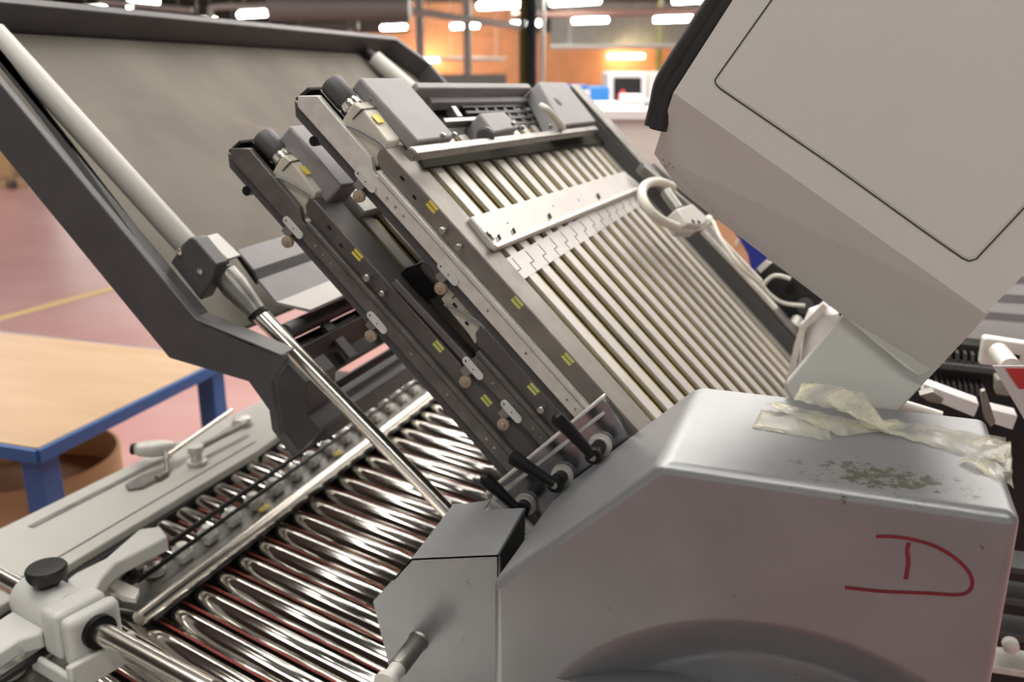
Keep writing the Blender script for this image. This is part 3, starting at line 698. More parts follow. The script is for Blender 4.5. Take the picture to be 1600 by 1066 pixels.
# second fold plate below
t = thing('fold_plate', P(-.2, -.14, 1.2), 'dark lower fold plate with yellow stickered motor left of the topmost plate', 'fold plate', 'buckle fold plates')
side_parts(t, -.024, -.105, .015, tags=(-.403, -.262), rail='raildark', beam='beamdark')
motor(t, -.024, -.105)
grille(t, -.40, .10, -.108, name='grille')
b = MB(); b.ubox(-.43, -.385, -.100, -.115, .93, 1.5); b.build('cross_bar', M['alu'], t, bevel=.002)
b = MB(); b.pN([(x, y) for x, y in ((452, 196), (490, 193), (567, 285), (533, 291))], -.078, -.118); b.build('cable_cover', M['box'], t, bevel=.003, seg=3)

# middle short fold plate
t = thing('fold_plate', P(-.1, -.08, 1.2), 'short middle fold plate half hidden between the two longer ones', 'fold plate', 'buckle fold plates')
DU, DV = .209, -.053
side_parts(t, 0, -.053, .012, ub=-.194, channel=False, tags=(-.177, -.115), marks=((-.113, 'green'),), screws=(-.085,), rail='raildark', beam='beamdark')
motor(t, DU, DV)
b = MB(); b.pY([(617, 437), (634, 419), (677, 404), (702, 432), (668, 470)], .905, .97); b.build('tray_end', M['black'], t, bevel=.001)
b = MB(); b.uvp([(-.294, -.094), (.01, -.086), (.01, -.094), (-.294, -.102)], .868, .872); b.build('tray_wall', M['raildark'], t, bevel=.0008)
b = MB(); b.ubox(-.20, .012, DV - .004, DV - .04, .93, 1.5); b.build('plate_body', M['dark'], t)
b = MB(); b.uvp([uv(p, .872) for p in ((668, 412), (677, 406), (692, 424), (688, 432), (680, 432))], .874, .884); b.build('steel_block', M['alu'], t, bevel=.001)

# lever bracket
t = thing('lever_bracket', P(0, -.1, .86), 'polished steel bracket plate carrying the three black clamp levers', 'bracket')
b = MB(); b.pY(((758, 772), (781, 753), (941, 621), (952, 632), (986, 688), (930, 780), (850, 870), (790, 850)), .858, .866); b.build('bracket_plate', M['polish'], t, bevel=.0015)
b = MB(); b.pY(((768, 778), (942, 643), (945, 648), (773, 784)), .8545, .860); b.build('raised_rib', M['alu'], t, bevel=.0012)
b = MB(); b.pY(((756, 772), (781, 751), (941, 619), (943, 624), (760, 776)), .850, .862); b.build('folded_edge', M['alu'], t, bevel=.0012)
for k, (wc, pe, he, lb) in enumerate((((939, 694), (927, 713), (868, 650), 'upper right black clamp lever on the steel bracket'),
                                     ((880, 742), (867, 757), (798, 713), 'middle black clamp lever on the steel bracket'),
                                     ((822, 787), (812, 800), (755, 745), 'lower left black clamp lever partly behind the small grey guard'))):
    w0 = onY(wc, .857); y1 = .826
    t = thing('clamp_lever', w0, lb, 'lever', 'black clamp levers')
    b = MB(); b.lathe(w0, -VY, [(0, .0125), (.004, .0125), (.0045, .009), (.006, .009)], 22); b.build('washer', M['alu'], t)
    p1 = onY(pe, y1); p1b = Vector((w0.x, .851, w0.z))
    b = MB(); b.lathe(p1b, (p1 - p1b), [(0, .0075), ((p1 - p1b).length * .6, .0085), ((p1 - p1b).length, .0095), ((p1 - p1b).length + .003, .008)], 20)
    h = onY(he, y1 - .006); d = h - p1
    b.lathe(p1 + d * .02, d, [(0, .0060), (d.length * .15, .0055), (d.length * .5, .0065), (d.length * .85, .0078), (d.length * .95, .0075), (d.length, .004)], 16)
    b.build('lever_arm', M['black'], t)
    b = MB(); b.cyl(p1 + (p1 - p1b).normalized() * .002, p1 + (p1 - p1b).normalized() * .0042, .0042, n=6); b.build('hex_screw', M['bolt'], t)

# ================================================================== OPEN HOOD
ah = math.radians(47.0)
HO = onY((305, 495), .88); e1 = Vector((-cs(ah), 0, sn(ah))); e3 = Vector((sn(ah), 0, cs(ah)))
def Hp(a, y, d): return Vector((HO.x, y, HO.z)) + e1 * a + e3 * d
t = thing('open_hood', Hp(.2, 1.5, -.05), 'large dark noise hood swung open with grey foam inside', 'hood')
HT = .508
b = MB(); b.pY(((-190, -98), (305, 497), (316, 502), (440, 555), (446, 565), (424, 600), (436, 680), (460, 712), (455, 714), (424, 672), (420, 642), (388, 597), (264, 560), (-190, 5)), .875, .887)
b.build('near_wall', M['dark'], t, bevel=.002)
b = MB(); b.prism([Hp(HT + .006, .93, 0), Hp(0, .875, 0), Hp(0, .905, 0), Hp(HT - .02, .905, 0)], e3 * -.006)
b.prism([Hp(-.0, .875, 0), onY((440, 555), .875), onY((440, 555), .875) + VY * .03, Hp(0, .905, 0)], e3 * -.006)
b.build('near_rim', M['dark'], t, bevel=.001)
b = MB(); b.prism([Hp(HT + .014, .90, .004), Hp(HT + .014, 2.18, .004 - .03), Hp(HT + .0, 2.18, .004 - .03), Hp(HT + .0, .90, .004)], e3 * -.075)
b.prism([Hp(HT + .014, 2.18, -.026), Hp(.44, 2.26, -.026), Hp(.43, 2.245, -.026), Hp(HT, 2.17, -.026)], e3 * -.075)
b.prism([Hp(.44, 2.26, -.026), Hp(-.1, 2.26, -.026), Hp(-.1, 2.245, -.026), Hp(.43, 2.245, -.026)], e3 * -.075)
b.build('outer_wall', M['dark'], t, bevel=.002)
b = MB(); b.prism([Hp(HT, .887, -.062), Hp(HT, 2.17, -.090), Hp(.43, 2.245, -.090), Hp(-.015, 2.245, -.090), Hp(-.015, .887, -.062)], e3 * -.012); b.build('back_panel', M['dark'], t)
b = MB(); b.prism([Hp(HT - .004, .905, -.045), Hp(HT - .004, 2.16, -.075), Hp(.43, 2.235, -.075), Hp(-.02, 2.235, -.075), Hp(-.02, .905, -.045)], e3 * -.014); b.build('foam_liner', M['foam'], t)
b = MB(); b.ribbon([hit(x, y, e3, e3.dot(Hp(0, .9, -.0445))) for x, y in ((362, 182), (407, 200), (440, 205))], .0012, e3 * .0004); b.build('red_scratch', M['marker'], t)
# hinge arm and lower frame
b = MB(); b.pY(((422, 598), (446, 563), (478, 600), (480, 650), (500, 672), (470, 705), (458, 712), (437, 680)), .965, 1.04); b.build('hinge_arm', M['dark'], t, bevel=.002)
def yb(px0, y0, y1, prof, name, mt, bev=.002):
    a = onY(px0, y0); b = MB(); b.prism([a + Vector((x, 0, z)) for x, z in prof], (0, y1 - y0, 0)); return b.build(name, mt, t, bevel=bev)
yb((462, 700), .99, 1.75, ((0, 0), (.050, .018), (.050, .045), (0, .050)), 'lower_cross_beam', M['dark'])
yb((470, 640), .99, 1.75, ((0, 0), (.008, 0), (.008, .012), (0, .012)), 'middle_cross_bar', M['dark'])
yb((470, 608), .99, 1.75, ((0, 0), (.008, .0), (.008, .06), (0, .06)), 'upper_web', M['dark2'])
b = MB(); a = onY((445, 520), .99); b.cyl(a, a + VY * .75, .012, n=18); b.build('cross_tube', M['dark'], t)
pa_, pb2 = onY((450, 535), 1.0), onY((497, 592), 1.0)
b = MB(); b.sheetY([pa_, pb2], 1.0, 1.62, .004); b.build('rib_panel', M['dark2'], t)
for k in range(4):
    y = 1.07 + k * .12; b = MB(); o1 = Vector((.005, y - 1.0, .005)); b.prism([pa_ + o1, pb2 + o1, pb2 + o1 + VY * .022, pa_ + o1 + VY * .022], (.004, 0, .004)); b.build('rib', M['dark'], t, bevel=.001)
# bent sheet deflector
t = thing('sheet_deflector', onY((430, 450), 1.02), 'bent dark grey sheet deflector below the lower fold plate', 'deflector')
yd = 1.02
pf = [onY(p, yd) for p in ((371, 390), (397, 422), (404, 437))]
b = MB(); b.sheetY(pf[:2], yd, yd + .55, .004); b.build('upper_sheet', M['box'], t, bevel=.001)
b = MB(); b.sheetY(pf[1:], yd, yd + .55, .004); b.build('front_step', M['dark'], t)
b = MB(); b.sheetY([pf[2], onY((434, 474), yd)], yd, yd + .55, .004); b.build('lower_sheet', M['box'], t)
b = MB(); b.prism([onY((432, 472), yd), onY((485, 484), yd), onY((485, 484), yd) + VY * .33, onY((432, 472), yd) + VY * .33], (0, 0, -.004)); b.build('flap', M['lightgrey'], t)
b = MB(); b.pY(((362, 392), (371, 390), (404, 437), (400, 445)), yd + .001, yd + .02); b.build('end_gasket', M['black'], t)

# gas strut
t = thing('gas_strut', onY((350, 430), .93), 'thick pale tube gas strut with chrome rod propping the hood, near side', 'gas strut', 'hood gas struts')
ys = .935
b = MB(); a = onY((-12, 48), ys); e = onY((300, 392), ys); b.lathe(a, e - a, [(0, .006), (.004, .0155), ((e - a).length - .004, .0155), ((e - a).length, .013)], 28); b.build('strut_tube', M['tube'], t)
b = MB(); b.pY(((266, 410), (285, 381), (297, 371), (304, 373), (338, 414), (331, 436), (313, 470)), .900, .925); br = b.build('strut_bracket', M['dark'], t, bevel=.002)
for p in ((281, 394), (313, 424)):
    b = MB(); b.lathe(onY(p, .90), -VY, [(0, .0042), (.002, .0042), (.0035, .002)], 14); b.build('bracket_screw', M['chrome_rod'], br)
b = MB(); b.pY(((304, 374), (318, 370), (356, 406), (338, 414)), .926, .955); blk = b.build('clamp_block', M['tube'], t, bevel=.002)
for q0, q1 in (((305, 373), (318, 369)), ((312, 382), (325, 377)), ((336, 403), (348, 399)), ((342, 414), (356, 410))):
    b = MB(); b.cyl(onY(q0, .925) , onY(q1, .945), .0022, n=8); b.build('clip_ring', M['black'], blk)
b = MB(); a = onY((348, 425), ys); e = onY((404, 492), ys); L = (e - a).length
b.lathe(a, e - a, [(0, .012), (.004, .017), (L * .35, .018), (L * .7, .0145), (L * .95, .0125), (L, .0125)], 26); b.build('rod_end_fitting', M['steel'], t)
b = MB(); b.lathe(e - (e - a).normalized() * .004, e - a, [(0, .0138), (.006, .0138)], 24); b.build('seal_ring', M['black'], t)
b = MB(); e2 = onY((760, 862), ys); b.cyl(e, e2, .0098, n=28); b.build('chrome_rod', M['chrome_rod'], t)
b = MB(); a3 = onY((350, 412), .96); e3_ = onY((520, 600), .96); b.cyl(a3, e3_, .002, n=8); b.build('thin_rod', M['cable_g'], t)
t = thing('gas_strut', Hp(.4, 2.0, -.03), 'pale tube gas strut at the far top corner of the hood', 'gas strut', 'hood gas struts')
b = MB(); a = hit(585, 92, e3, e3.dot(Hp(0, .9, -.055))); e = hit(700, 190, e3, e3.dot(Hp(0, .9, -.02))); b.lathe(a, e - a, [(0, .020), ((e - a).length, .020)], 24); b.build('strut_tube', M['tube'], t)
b = MB(); b.lathe(a - (e - a).normalized() * .03, e - a, [(0, .012), (.032, .012)], 18); b.build('tube_end', M['dark2'], t)

# ================================================================== SMALL GUARD
t = thing('grey_guard', onY((690, 1000), .75), 'small folded grey metal guard left of the silver housing', 'guard')
b = MB(); b.pY(((643, 873), (779, 867), (781, 900), (781, 1200), (640, 1200), (605, 1030), (583, 940)), .720, .724); b.build('front_face', M['silver'], t)
b = MB(); g0, g1 = onY((643, 873), .720), onY((779, 867), .720); gk = onY((583, 940), .720)
b.prism([g0, g1, onY((821, 794), .786), onY((755, 797), .797), onY((767, 781), .815), onY((729, 787), .822), onY((709, 787), .818)], (0, 0, -.002)); b.build('top_face', M['silver'], t)
b = MB(); b.prism([g0, gk, gk + VY * .074, g0 + VY * .074], (.0015, 0, -.001)); b.build('slope_face', M['silver'], t)
b = MB(); b.prism([g1, g1 - VZ * .3, g1 - VZ * .3 + VY * .06, onY((821, 794), .786)], (-.0015, 0, 0)); b.build('right_face', M['dark2'], t)
b = MB(); b.ribbon([onY((727, 908), .7197), onY((733, 914), .7197)], .0018, (0, -.0002, 0)); b.build('paint_chip', M['grime'], t)
t = thing('threaded_pin', onY((652, 1000), .715), 'grey cylindrical pin with flat sticking out of the small guard', 'pin')
pc = onY((653, 1003), .719)
b = MB(); b.lathe(pc + VY * .001, -VY, [(0, .0115), (.002, .0100), (.045, .0100), (.047, .009)], 26); b.build('pin_body', M['steel'], t)
b = MB(); b.lathe(pc - VY * .046, -VY, [(0, .0082), (.018, .0078), (.019, .012), (.026, .012)], 20); b.build('pin_neck', M['alu'], t)
t = thing('hinge_bars', onY((800, 850), .83), 'pale round bars in the gap between guard and silver housing', 'bars')
for p0_, p1_ in (((765, 785), (845, 865)), ((800, 800), (870, 870)), ((790, 830), (850, 890))):
    b = MB(); b.cyl(onY(p0_, .84), onY(p1_, .84), .006, n=14); b.build('bar', M['alu'], t)
b = MB(); b.pY(((780, 830), (850, 780), (900, 900), (790, 1100)), .90, .95); b.build('back_block', M['dark2'], t)

# ================================================================== SILVER HOUSING
YF, YB = .661, .850
zt = 1.250
oc = [onY(p, YF) for p in ((768, 1400), (768, 912), (1030, 732), (1600, 797))]
xl = oc[1].x; 
cR = onY((1195, 1349), YF); RAD = (onY((1185, 968), YF) - cR).length
prof = [(xl, .70), (xl, oc[1].z), (oc[2].x, zt), (cR.x, zt), (oc[3].x, zt), (oc[3].x, .70)]
t_h = thing('side_housing', ((xl + oc[3].x) / 2, .75, .70), 'silver painted side housing with chamfered corner and red handwritten D', 'machine housing')
base = Vector(t_h['_loc'])
me = bpy.data.meshes.new('housing_shell'); bm = bmesh.new()
cR = onY((1195, 1349), YF); RAD = (onY((1185, 968), YF) - cR).length
pf = [bm.verts.new(Vector((x, YF, z)) - base) for x, z in prof]; pb = [bm.verts.new(Vector((x, YB, z)) - base) for x, z in prof]
n = len(prof)
for i in range(n): bm.faces.new((pf[i], pf[(i + 1) % n], pb[(i + 1) % n], pb[i]))
bm.faces.new(list(reversed(pb)))
NC = 48; rings = []
zc = onY((1195, 1135), YF).z
for (rr, yy) in ((RAD, 0), (RAD * .985, .0004), (RAD * .95, .005), (RAD * .86, .022), (RAD * .78, .036), (RAD * .72, .042)):
    a0_ = math.asin((zc - cR.z) / rr)
    rings.append([bm.verts.new(Vector((cR.x + rr * cs(a0_ + (math.pi - 2 * a0_) * k / NC), YF + yy, cR.z + rr * sn(a0_ + (math.pi - 2 * a0_) * k / NC))) - base) for k in range(NC + 1)])
for a_, b_ in zip(rings, rings[1:]):
    for k in range(NC): bm.faces.new((a_[k], a_[k + 1], b_[k + 1], b_[k]))
bm.faces.new(rings[-1])
bm.faces.new([r[0] for r in rings] + [r[-1] for r in reversed(rings)])
lo = rings[0]; hN = NC // 2
bm.faces.new([pf[0], pf[1], pf[2], pf[3]] + lo[hN:])
bm.faces.new([pf[5]] + lo[:hN + 1] + [pf[3], pf[4]])
bm.faces.new([pf[0], lo[-1], lo[0], pf[5]])
bmesh.ops.recalc_face_normals(bm, faces=bm.faces)
bev = [e for e in bm.edges if len(e.link_faces) == 2 and e.calc_face_angle(0) > .5 and all((v.co.y + base.y) < YF + .0005 for v in e.verts) and all((v.co + base - cR).length > RAD * 1.01 or v.co.z + base.z < zc - .01 for v in e.verts)]
vt = [bm.edges.get((pf[i], pb[i])) for i in (1, 2, 4)]
bmesh.ops.bevel(bm, geom=bev + [e for e in vt if e], offset=.0095, segments=5, profile=.5, affect='EDGES')
for f_ in bm.faces: f_.smooth = True
for e in bm.edges:
    if len(e.link_faces) == 2 and e.calc_face_angle(0) > math.radians(40): e.smooth = False
bm.to_mesh(me); bm.free()
o = bpy.data.objects.new('housing_shell', me); COL.objects.link(o); o.parent = t_h; me.materials.append(M['silver']); o['_loc'] = tuple(base)
wn = o.modifiers.new('wn', 'WEIGHTED_NORMAL'); wn.keep_sharp = True
WEAR.inputs[1].default_value = tuple(onZ((1375, 745), zt) - base)
b = MB(); b.box((xl + .012, YF + .012, 0), (prof[4][0] - .012, YB - .01, .70)); b.build('base_cabinet', M['dark2'], t_h)
# red marker letter D
def zz(x, y): return (900 + x / 2.2857, 760 + y / 2.2857)
def smooth(L, k=6):
    L = [Vector(p).to_3d() for p in L]; ext = [L[0] * 2 - L[1]] + L + [L[-1] * 2 - L[-2]]; out = []
    for i in range(1, len(ext) - 2):
        for j in range(k):
            s_ = j / k; p0, p1, p2, p3 = ext[i - 1:i + 3]
            out.append(.5 * ((2 * p1) + (p2 - p0) * s_ + (2 * p0 - 5 * p1 + 4 * p2 - p3) * s_ * s_ + (3 * p1 - p0 - 3 * p2 + p3) * s_ ** 3))
    return out + [L[-1]]
b = MB()
cur = [onY(zz(*p), YF - .0003) for p in ((1072, 180), (1130, 180), (1210, 192), (1290, 218), (1360, 262), (1405, 310), (1415, 350), (1400, 377), (1360, 388), (1250, 382), (1100, 376), (1000, 366), (960, 362))]
b.ribbon(smooth(cur), .0026, (0, -.0002, 0))
cur = [onY(zz(*p), YF - .0003) for p in ((1189, 202), (1183, 230), (1187, 270), (1182, 305), (1178, 332))]
b.ribbon(smooth(cur), .0030, (0, -.0002, 0))
b.build('marker_letter', M['marker'], t_h, smooth=False, label='red handwritten letter D')
b = MB()
for L in (((1156, 964), (1166, 962), (1180, 964), (1178, 966)), ((1004, 790), (1007, 795)), ((1280, 797), (1290, 800), (1298, 806)), ((1118, 787), (1128, 790))):
    b.ribbon([onY(p, YF - .0002) for p in L], .0009, (0, -.0002, 0))
b.build('scratches', M['grime'], t_h)

# tape
def sheet(name, label, corners, z, nx, ny, amp, seed, lift=None):
    rnd = random.Random(seed); c = [Vector(p) for p in corners]
    ph = [(rnd.uniform(20, 90), rnd.uniform(20, 90), rnd.uniform(0, 6)) for _ in range(6)]
    b = MB(); vs_ = []
    for j in range(ny + 1):
        for i in range(nx + 1):
            s_, r_ = i / nx, j / ny
            p = c[0] * (1 - s_) * (1 - r_) + c[1] * s_ * (1 - r_) + c[2] * s_ * r_ + c[3] * (1 - s_) * r_
            h = sum(math.sin(p.x * a1 * 3 + p.y * a2 * 3 + a3) for a1, a2, a3 in ph) / 6
            p = p + VZ * (abs(h) * amp) + VX * h * amp * .3 + VY * (sn(s_ * 40 + seed) * .0015 if j in (0, ny) else 0)
            if lift: p = p + lift(s_, r_)
            vs_.append(p)
    fs = [(j * (nx + 1) + i, j * (nx + 1) + i + 1, (j + 1) * (nx + 1) + i + 1, (j + 1) * (nx + 1) + i) for j in range(ny) for i in range(nx)]
    b.add(vs_, fs); o = b.build(name, M['tape'])
    sm = o.modifiers.new('solid', 'SOLIDIFY'); sm.thickness = .0004
    return tag(o, label, 'tape')
z_ = zt + .0012
sheet('adhesive_tape', 'long yellowed tape strip stuck along the rear top edge of the silver housing', [onZ((1350, 668), z_), onZ((1572, 728), z_), onZ((1572, 684), z_), onZ((1330, 648), z_)], z_, 40, 8, .0035, 3)
sheet('adhesive_tape', 'loose yellowed tape strip curling toward the left on the silver housing', [onZ((1197, 632), z_ + .003), onZ((1315, 682), z_), onZ((1400, 672), z_), onZ((1210, 628), z_ + .004)], z_, 30, 6, .002, 5)
sheet('adhesive_tape', 'clear flat tape patch on the silver top left of the yellowed strip', [onZ((1175, 668), z_ - .0004), onZ((1300, 690), z_ - .0004), onZ((1290, 650), z_ - .0004), onZ((1190, 640), z_ - .0004)], z_, 20, 6, .0003, 8)
sheet('adhesive_tape', 'crinkled yellowed tape bulging against the foot of the grey casing', [onY((1240, 626), .80), onY((1398, 682), .775), onY((1350, 616), .826), onY((1252, 600), .826)], z_, 24, 14, .003, 11,
      lift=lambda s_, r_: -VY * .012 * sn(math.pi * r_) * sn(math.pi * s_) + VZ * .004 * sn(math.pi * s_))
sheet('adhesive_tape', 'torn tape end folded over the right rear corner of the housing', [onZ((1500, 722), z_), onZ((1582, 765), z_ - .002), onZ((1580, 690), z_ + .002), onZ((1545, 688), z_)], z_, 18, 12, .005, 15)

# ================================================================== GREY CASING
t = thing('grey_casing', onY((1300, 560), .9), 'big pale grey casing on a slanted arm filling the upper right', 'machine casing')
YC = .80
b = MB(); b.pY(((1260, -190), (1150, -8), (1052, 145), (1540, 490), (1600, 429), (1800, 215), (1800, -190)), YC, YC + .22); b.build('casing_body', M['cream'], t)
# lower panel, leaning back
pa, pb_ = onY((1052, 145), YC), onY((1540, 490), YC)
def leanp(p, y): return onY(p, y)
lower = [(1052, 145), (1022, 240), (1062, 297), (1088, 318), (1318, 494), (1420, 578), (1437, 586), (1455, 577), (1540, 490)]
ybk = [YC, YC + .028, YC + .042, YC + .045, YC + .048, YC + .048, YC + .048, YC + .044, YC]
pts = [onY(p, y) for p, y in zip(lower, ybk)]
b = MB(); nn = len(pts)
b.add(pts + [Vector((p.x, YC + .22, p.z)) for p in pts], [tuple(range(nn)), tuple(range(2 * nn - 1, nn - 1, -1))] + [(i, i + nn, (i + 1) % nn + nn, (i + 1) % nn) for i in range(nn)])
b.build('lower_panel', M['cream2'], t, smooth=False)
b = MB(); b.pY(((1322, 490), (1228, 601), (1240, 634), (1401, 646), (1549, 487), (1500, 440), (1400, 470)), YC + .056, YC + .075); b.build('support_arm', M['cream'], t, bevel=.0015)
b = MB()
gk = [onY(p, YC + .014) for p in ((1185, -110), (1118, 0), (1056, 97), (1037, 130), (1029, 165), (1021, 198))]
b.tube(gk, .0085, 12)
gk = [onY(p, YC + .014) for p in ((1195, -100), (1128, 8), (1066, 105), (1044, 140), (1036, 172), (1028, 203))]
b.tube(gk, .0080, 12); b.build('rubber_gasket', M['rubber'], t)
dl = [(1290, -140), (1207, -2), (1121, 119), (1117, 125), (1119, 132), (1126, 139), (1300, 258), (1450, 366), (1503, 403), (1514, 408), (1525, 405), (1600, 325), (1700, 215)]
b = MB(); b.ribbon([onY(p, YC - .0002) for p in dl], .0012, (0, -.0003, 0)); b.build('door_seam', M['seam'], t, smooth=False)
dp = [(1293, -136), (1210, 1), (1124, 121), (1122, 126), (1124, 131), (1130, 137), (1303, 255), (1453, 363), (1505, 400), (1514, 404), (1523, 401), (1597, 322), (1700, 205), (1720, -136)]
b = MB(); b.pY(dp, YC - .0004, YC + .001); b.build('access_door', M['cream'], t)
b = MB()
for L in (((1110, 322), (1120, 326), (1130, 328)), ((1112, 330), (1132, 331))): b.ribbon([onY(p, YC + .0405) for p in L], .0010, (0, -.0003, 0))
b.build('green_smudge', mat('green_smudge', (.25, .33, .25), .6), t)
b = MB()
for (x, y, r) in ((1040, 260, .0016), (1046, 255, .0012), (1036, 250, .0010), (1052, 262, .0009)):
    c = onY((x, y), YC + .026); b.cyl(c, c - VY * .0006, r, n=8)
b.build('grime_spots', M['grime'], t)

# ================================================================== FAR SIDE OF THE MACHINE
t = thing('far_side_frame', onY((1230, 470), 1.66), 'black side frame plate with a round hole beyond the slatted plate', 'side frame')
b = MB(); b.pY(((1176, 428), (1199, 405), (1330, 480), (1290, 560), (1230, 700), (1110, 700), (1110, 450)), 1.66, 1.68); b.build('frame_plate', M['dark2'], t, bevel=.003)
b = MB(); c = onY((1235, 452), 1.655); b.lathe(c, -VY, [(0, .009), (.002, .009), (.002, .006)], 18); b.build('frame_hole', M['black'], t)
b = MB(); c = onY((1258, 478), 1.655); b.lathe(c, -VY, [(0, .015), (.004, .015), (.005, .011)], 18); b.build('hose_port', M['dark'], t)
b = MB(); c = onY((1246, 500), 1.65); b.lathe(c, -VY + VX * -.2 + VZ * -.5, [(0, .011), (.025, .011), (.026, .005)], 16); b.build('fitting', M['alu'], t)
b = MB(); b.pY(((1183, 420), (1196, 408), (1206, 411), (1188, 427)), 1.655, 1.66); b.build('pale_edge', M['alu'], t)
t = thing('white_cylinder', onY((1270, 560), 1.45), 'whitish round cylinder behind the foot of the grey casing', 'cylinder')
b = MB(); a = onY((1288, 480), 1.45); e = onY((1265, 640), 1.45); b.lathe(a, e - a, [(0, .012), (.006, .022), (.02, .026), ((e - a).length, .026)], 24); b.build('cylinder_body', M['paper'], t)
b = MB(); b.ribbon([onY(p, 1.42) for p in ((1290, 478), (1255, 512), (1245, 545), (1222, 640))], .010, (0, .02, 0)); b.build('grey_strap', M['alu'], t)
b = MB(); hs = [onN(p, .06) for p in ((1052, 292), (1030, 284), (1010, 288), (1003, 302), (1010, 322), (1030, 342), (1058, 355), (1080, 357), (1100, 350), (1108, 342))]
b.tube(hs, .0070, 12); tag(b.build('looped_hose', M['cable_w']), 'white looped hose lying over the right edge of the slatted plate', 'hose')
t = thing('valve_block', onN((1085, 338), .06), 'small pale valve block joined to the looped hose', 'valve')
b = MB(); b.pN(((1058, 325), (1082, 318), (1110, 343), (1098, 352), (1075, 350)), .075, .045); b.build('valve_body', M['tube'], t, bevel=.003)
for p in ((1083, 346), (1092, 347)):
    b = MB(); c = onN(p, .076); b.cyl(c, c + NN * .001, .0035, n=10); b.build('valve_port', M['black'], t)
b = MB(); b.cyl(onN((1040, 300), .062), onN((1060, 328), .062), .009, n=14); b.build('valve_stem', M['steel'], t)
b = MB(); b.tube([onN(p, .065) for p in ((1113, 345), (1125, 372), (1140, 395), (1160, 420), (1192, 448))], .0036); tag(b.build('air_hose', M['cable_w']), 'thin beige air hose running down from the valve block', 'hose')
b = MB(); b.tube([onY(p, 1.63) for p in ((1192, 448), (1205, 462), (1225, 474), (1258, 478))], .0036); tag(b.build('air_hose', M['cable_w']), 'beige air hose plugged into the round port of the black frame', 'hose')
b = MB(); b.tube([onY(p, 1.64) for p in ((1192, 446), (1205, 433), (1218, 431), (1235, 436))], .0036); tag(b.build('air_hose', M['cable_w']), 'short white hose curving over the black frame plate', 'hose')
b = MB(); b.cyl(onN((1098, 362), .05), onN((1212, 482), .05), .0045, n=10); tag(b.build('guide_rod', M['alu']), 'pale rod alongside the far beam of the slatted plate', 'rod')
b = MB(); b.cyl(onN((1106, 352), .055), onN((1190, 440), .055), .0032, n=10); tag(b.build('guide_rod', M['alu']), 'thinner pale rod right beside the beige air hose', 'rod')
t = thing('printed_poster', onY((1160, 380), 2.2), 'print with peach shape on deep blue seen below the grey casing', 'poster')
b = MB(); b.pY(((1085, 300), (1240, 330), (1240, 440), (1085, 440)), 2.2, 2.21); b.build('blue_ground', M['navy'], t)
b = MB(); b.pY(((1085, 320), (1118, 325), (1136, 348), (1156, 376), (1168, 398), (1173, 420), (1165, 440), (1085, 440)), 2.195, 2.20); b.build('peach_shape', M['skin'], t)
b = MB(); c = onY((1160, 438), 2.22); b.box((c.x - .02, 2.215, 0), (c.x + .02, 2.25, c.z)); b.build('stand', M['dark2'], t)
b = MB(); b.pY(((1150, 376), (1156, 372), (1152, 384), (1148, 384)), 2.19, 2.195); b.build('pale_mark', M['paper'], t)
# dark bar lines up beyond far beam
t = thing('dark_linkage', onN((1060, 300), .02), 'dark jointed bars beyond the far beam near the looped hose', 'linkage')
b = MB(); b.cyl(onN((1000, 262), .03), onN((1080, 330), .03), .010, n=12); b.build('upper_bar', M['steel'], t)
b = MB(); b.cyl(onN((1016, 266), -.02), onN((1110, 345), -.02), .016, n=12); b.build('lower_bar', M['dark'], t)

# ================================================================== MACHINE BEHIND, RIGHT
t = thing('rear_machine', onY((1540, 800), 1.3), 'black machine with rails and rods behind the silver housing at right', 'machine')
b = MB(); b.pY(((1380, 535), (1500, 538), (1760, 562), (1760, 1300), (1340, 1300)), 1.46, 1.50); b.build('machine_body', M['dark2'], t)
b = MB(); b.pY(((1536, 530), (1542, 528), (1650, 545), (1650, 580), (1530, 570)), 1.30, 1.32); pl = b.build('slotted_bracket', M['alu'], t, bevel=.002)
b = MB(); b.pY(((1580, 553), (1594, 556), (1592, 563), (1578, 560)), 1.298, 1.30); b.build('bracket_slot', M['black'], pl)
b = MB(); b.cyl(onY((1560, 550), 1.29), onY((1580, 575), 1.20), .012); b.build('pale_rod', M['alu'], t)
b = MB()
for k in range(12):
    x = 1470 + k * 12; b.pY(((x, 548 + k * 1.5), (x + 5, 549 + k * 1.5), (x + 5, 562 + k * 1.5), (x, 561 + k * 1.5)), 1.44, 1.46)
b.build('toothed_rail', M['dark'], t)
b = MB(); b.pY(((1455, 565), (1640, 585), (1640, 596), (1455, 576)), 1.43, 1.46); b.build('long_rail', M['dark'], t, bevel=.002)
b = MB(); b.pY(((1556, 592), (1580, 594), (1580, 620), (1556, 617)), 1.40, 1.43); b.build('plug_block', M['grime'], t, bevel=.002)
b = MB()
for k in range(9):
    x = 1462 + k * 9; b.pY(((x, 598 + k), (x + 4, 598 + k), (x + 6, 612 + k), (x + 2, 612 + k)), 1.42, 1.46)
b.build('terminal_row', M['dark'], t)
b = MB(); b.pY(((1444, 600), (1530, 632), (1522, 652), (1440, 618)), 1.25, 1.28); b.build('white_strip', M['paper'], t, bevel=.001)
b = MB(); b.pY(((1436, 618), (1458, 612), (1475, 624), (1470, 632), (1450, 628)), 1.22, 1.24); b.build('grey_clip', M['steel'], t, bevel=.001)
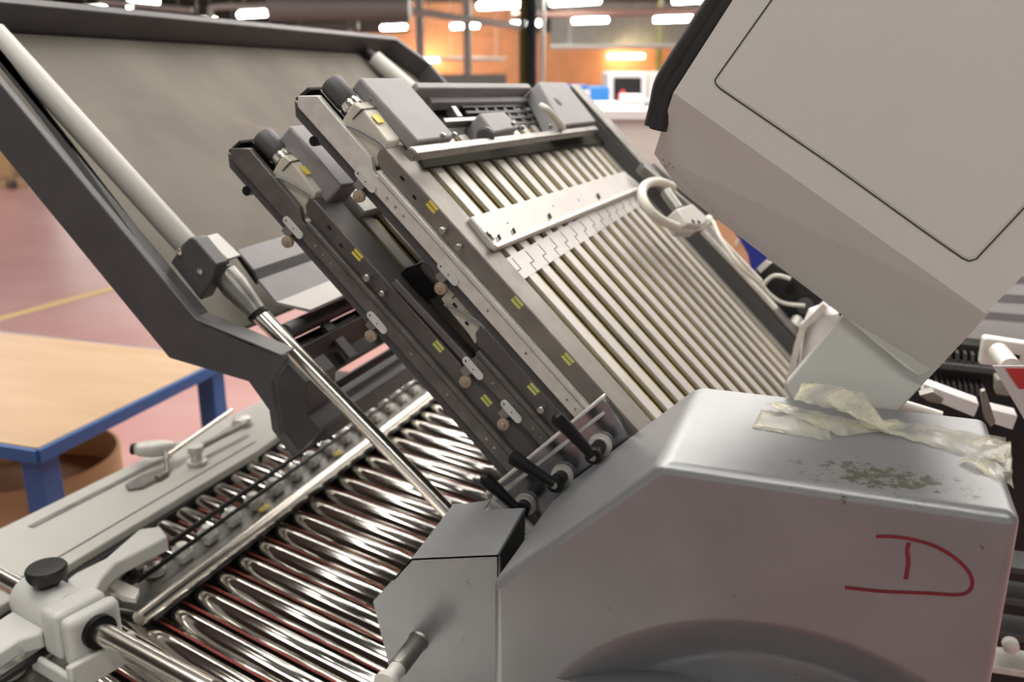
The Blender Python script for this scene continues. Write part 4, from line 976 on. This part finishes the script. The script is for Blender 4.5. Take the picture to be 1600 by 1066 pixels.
b = MB(); b.pY(((1532, 612), (1540, 610), (1556, 660), (1548, 668), (1538, 655)), 1.20, 1.21); b.build('grey_blade', M['steel'], t, bevel=.001)
b = MB(); b.pY(((1548, 640), (1590, 650), (1582, 672), (1545, 660)), 1.25, 1.28); b.build('white_plate', M['paper'], t, bevel=.001)
b = MB(); b.cyl(onY((1405, 632), 1.10), onY((1470, 652), 1.10), .007); b.build('chrome_bar', M['alu'], t)
for k, y in enumerate((880, 930, 985, 1040)):
    b = MB(); b.pY(((1540, y), (1680, y + 22), (1680, y + 32), (1540, y + 10)), 1.2, 1.25); b.build('side_rail', M['alu' if k == 3 else 'dark'], t, bevel=.001)
b = MB(); c = onY((1578, 1005), 1.17); b.lathe(c, -VY, [(0, .010), (.01, .010), (.012, .006)], 14); b.build('rail_button', M['alu'], t)
t = thing('striped_print', onY((1560, 480), 1.6), 'white printed sheet with grey stripes behind the casing at right', 'printed sheet')
b = MB(); b.pY(((1440, 380), (1760, 380), (1760, 590), (1440, 570)), 1.60, 1.61); b.build('sheet', M['paper'], t)
for (a_, c_, d_) in (((1560, 430), (1700, 436), 12), ((1545, 458), (1700, 468), 13), ((1530, 486), (1700, 500), 12), ((1560, 400), (1700, 402), 10)):
    b = MB(); b.pY((a_, c_, (c_[0], c_[1] + d_), (a_[0], a_[1] + d_)), 1.599, 1.60); b.build('grey_stripe', M['pgrey'], t)
t = thing('red_white_card', onY((1590, 600), 1.05), 'white card with a red rectangle at the right edge', 'card')
b = MB(); b.pY(((1551, 572), (1700, 572), (1700, 760), (1610, 672)), 1.05, 1.052); b.build('card_sheet', M['paper'], t)
b = MB(); b.pY(((1571, 576), (1700, 578), (1700, 610), (1592, 608)), 1.0485, 1.05); b.build('red_field', M['red'], t)

for o in list(bpy.data.objects):
    if '_loc' in o: del o['_loc']
# parents that are meshes: children were built relative to the same base as their parent
for o in bpy.data.objects:
    if o.parent and o.parent.type == 'MESH' and o.parent.parent: o.location = (0, 0, 0)
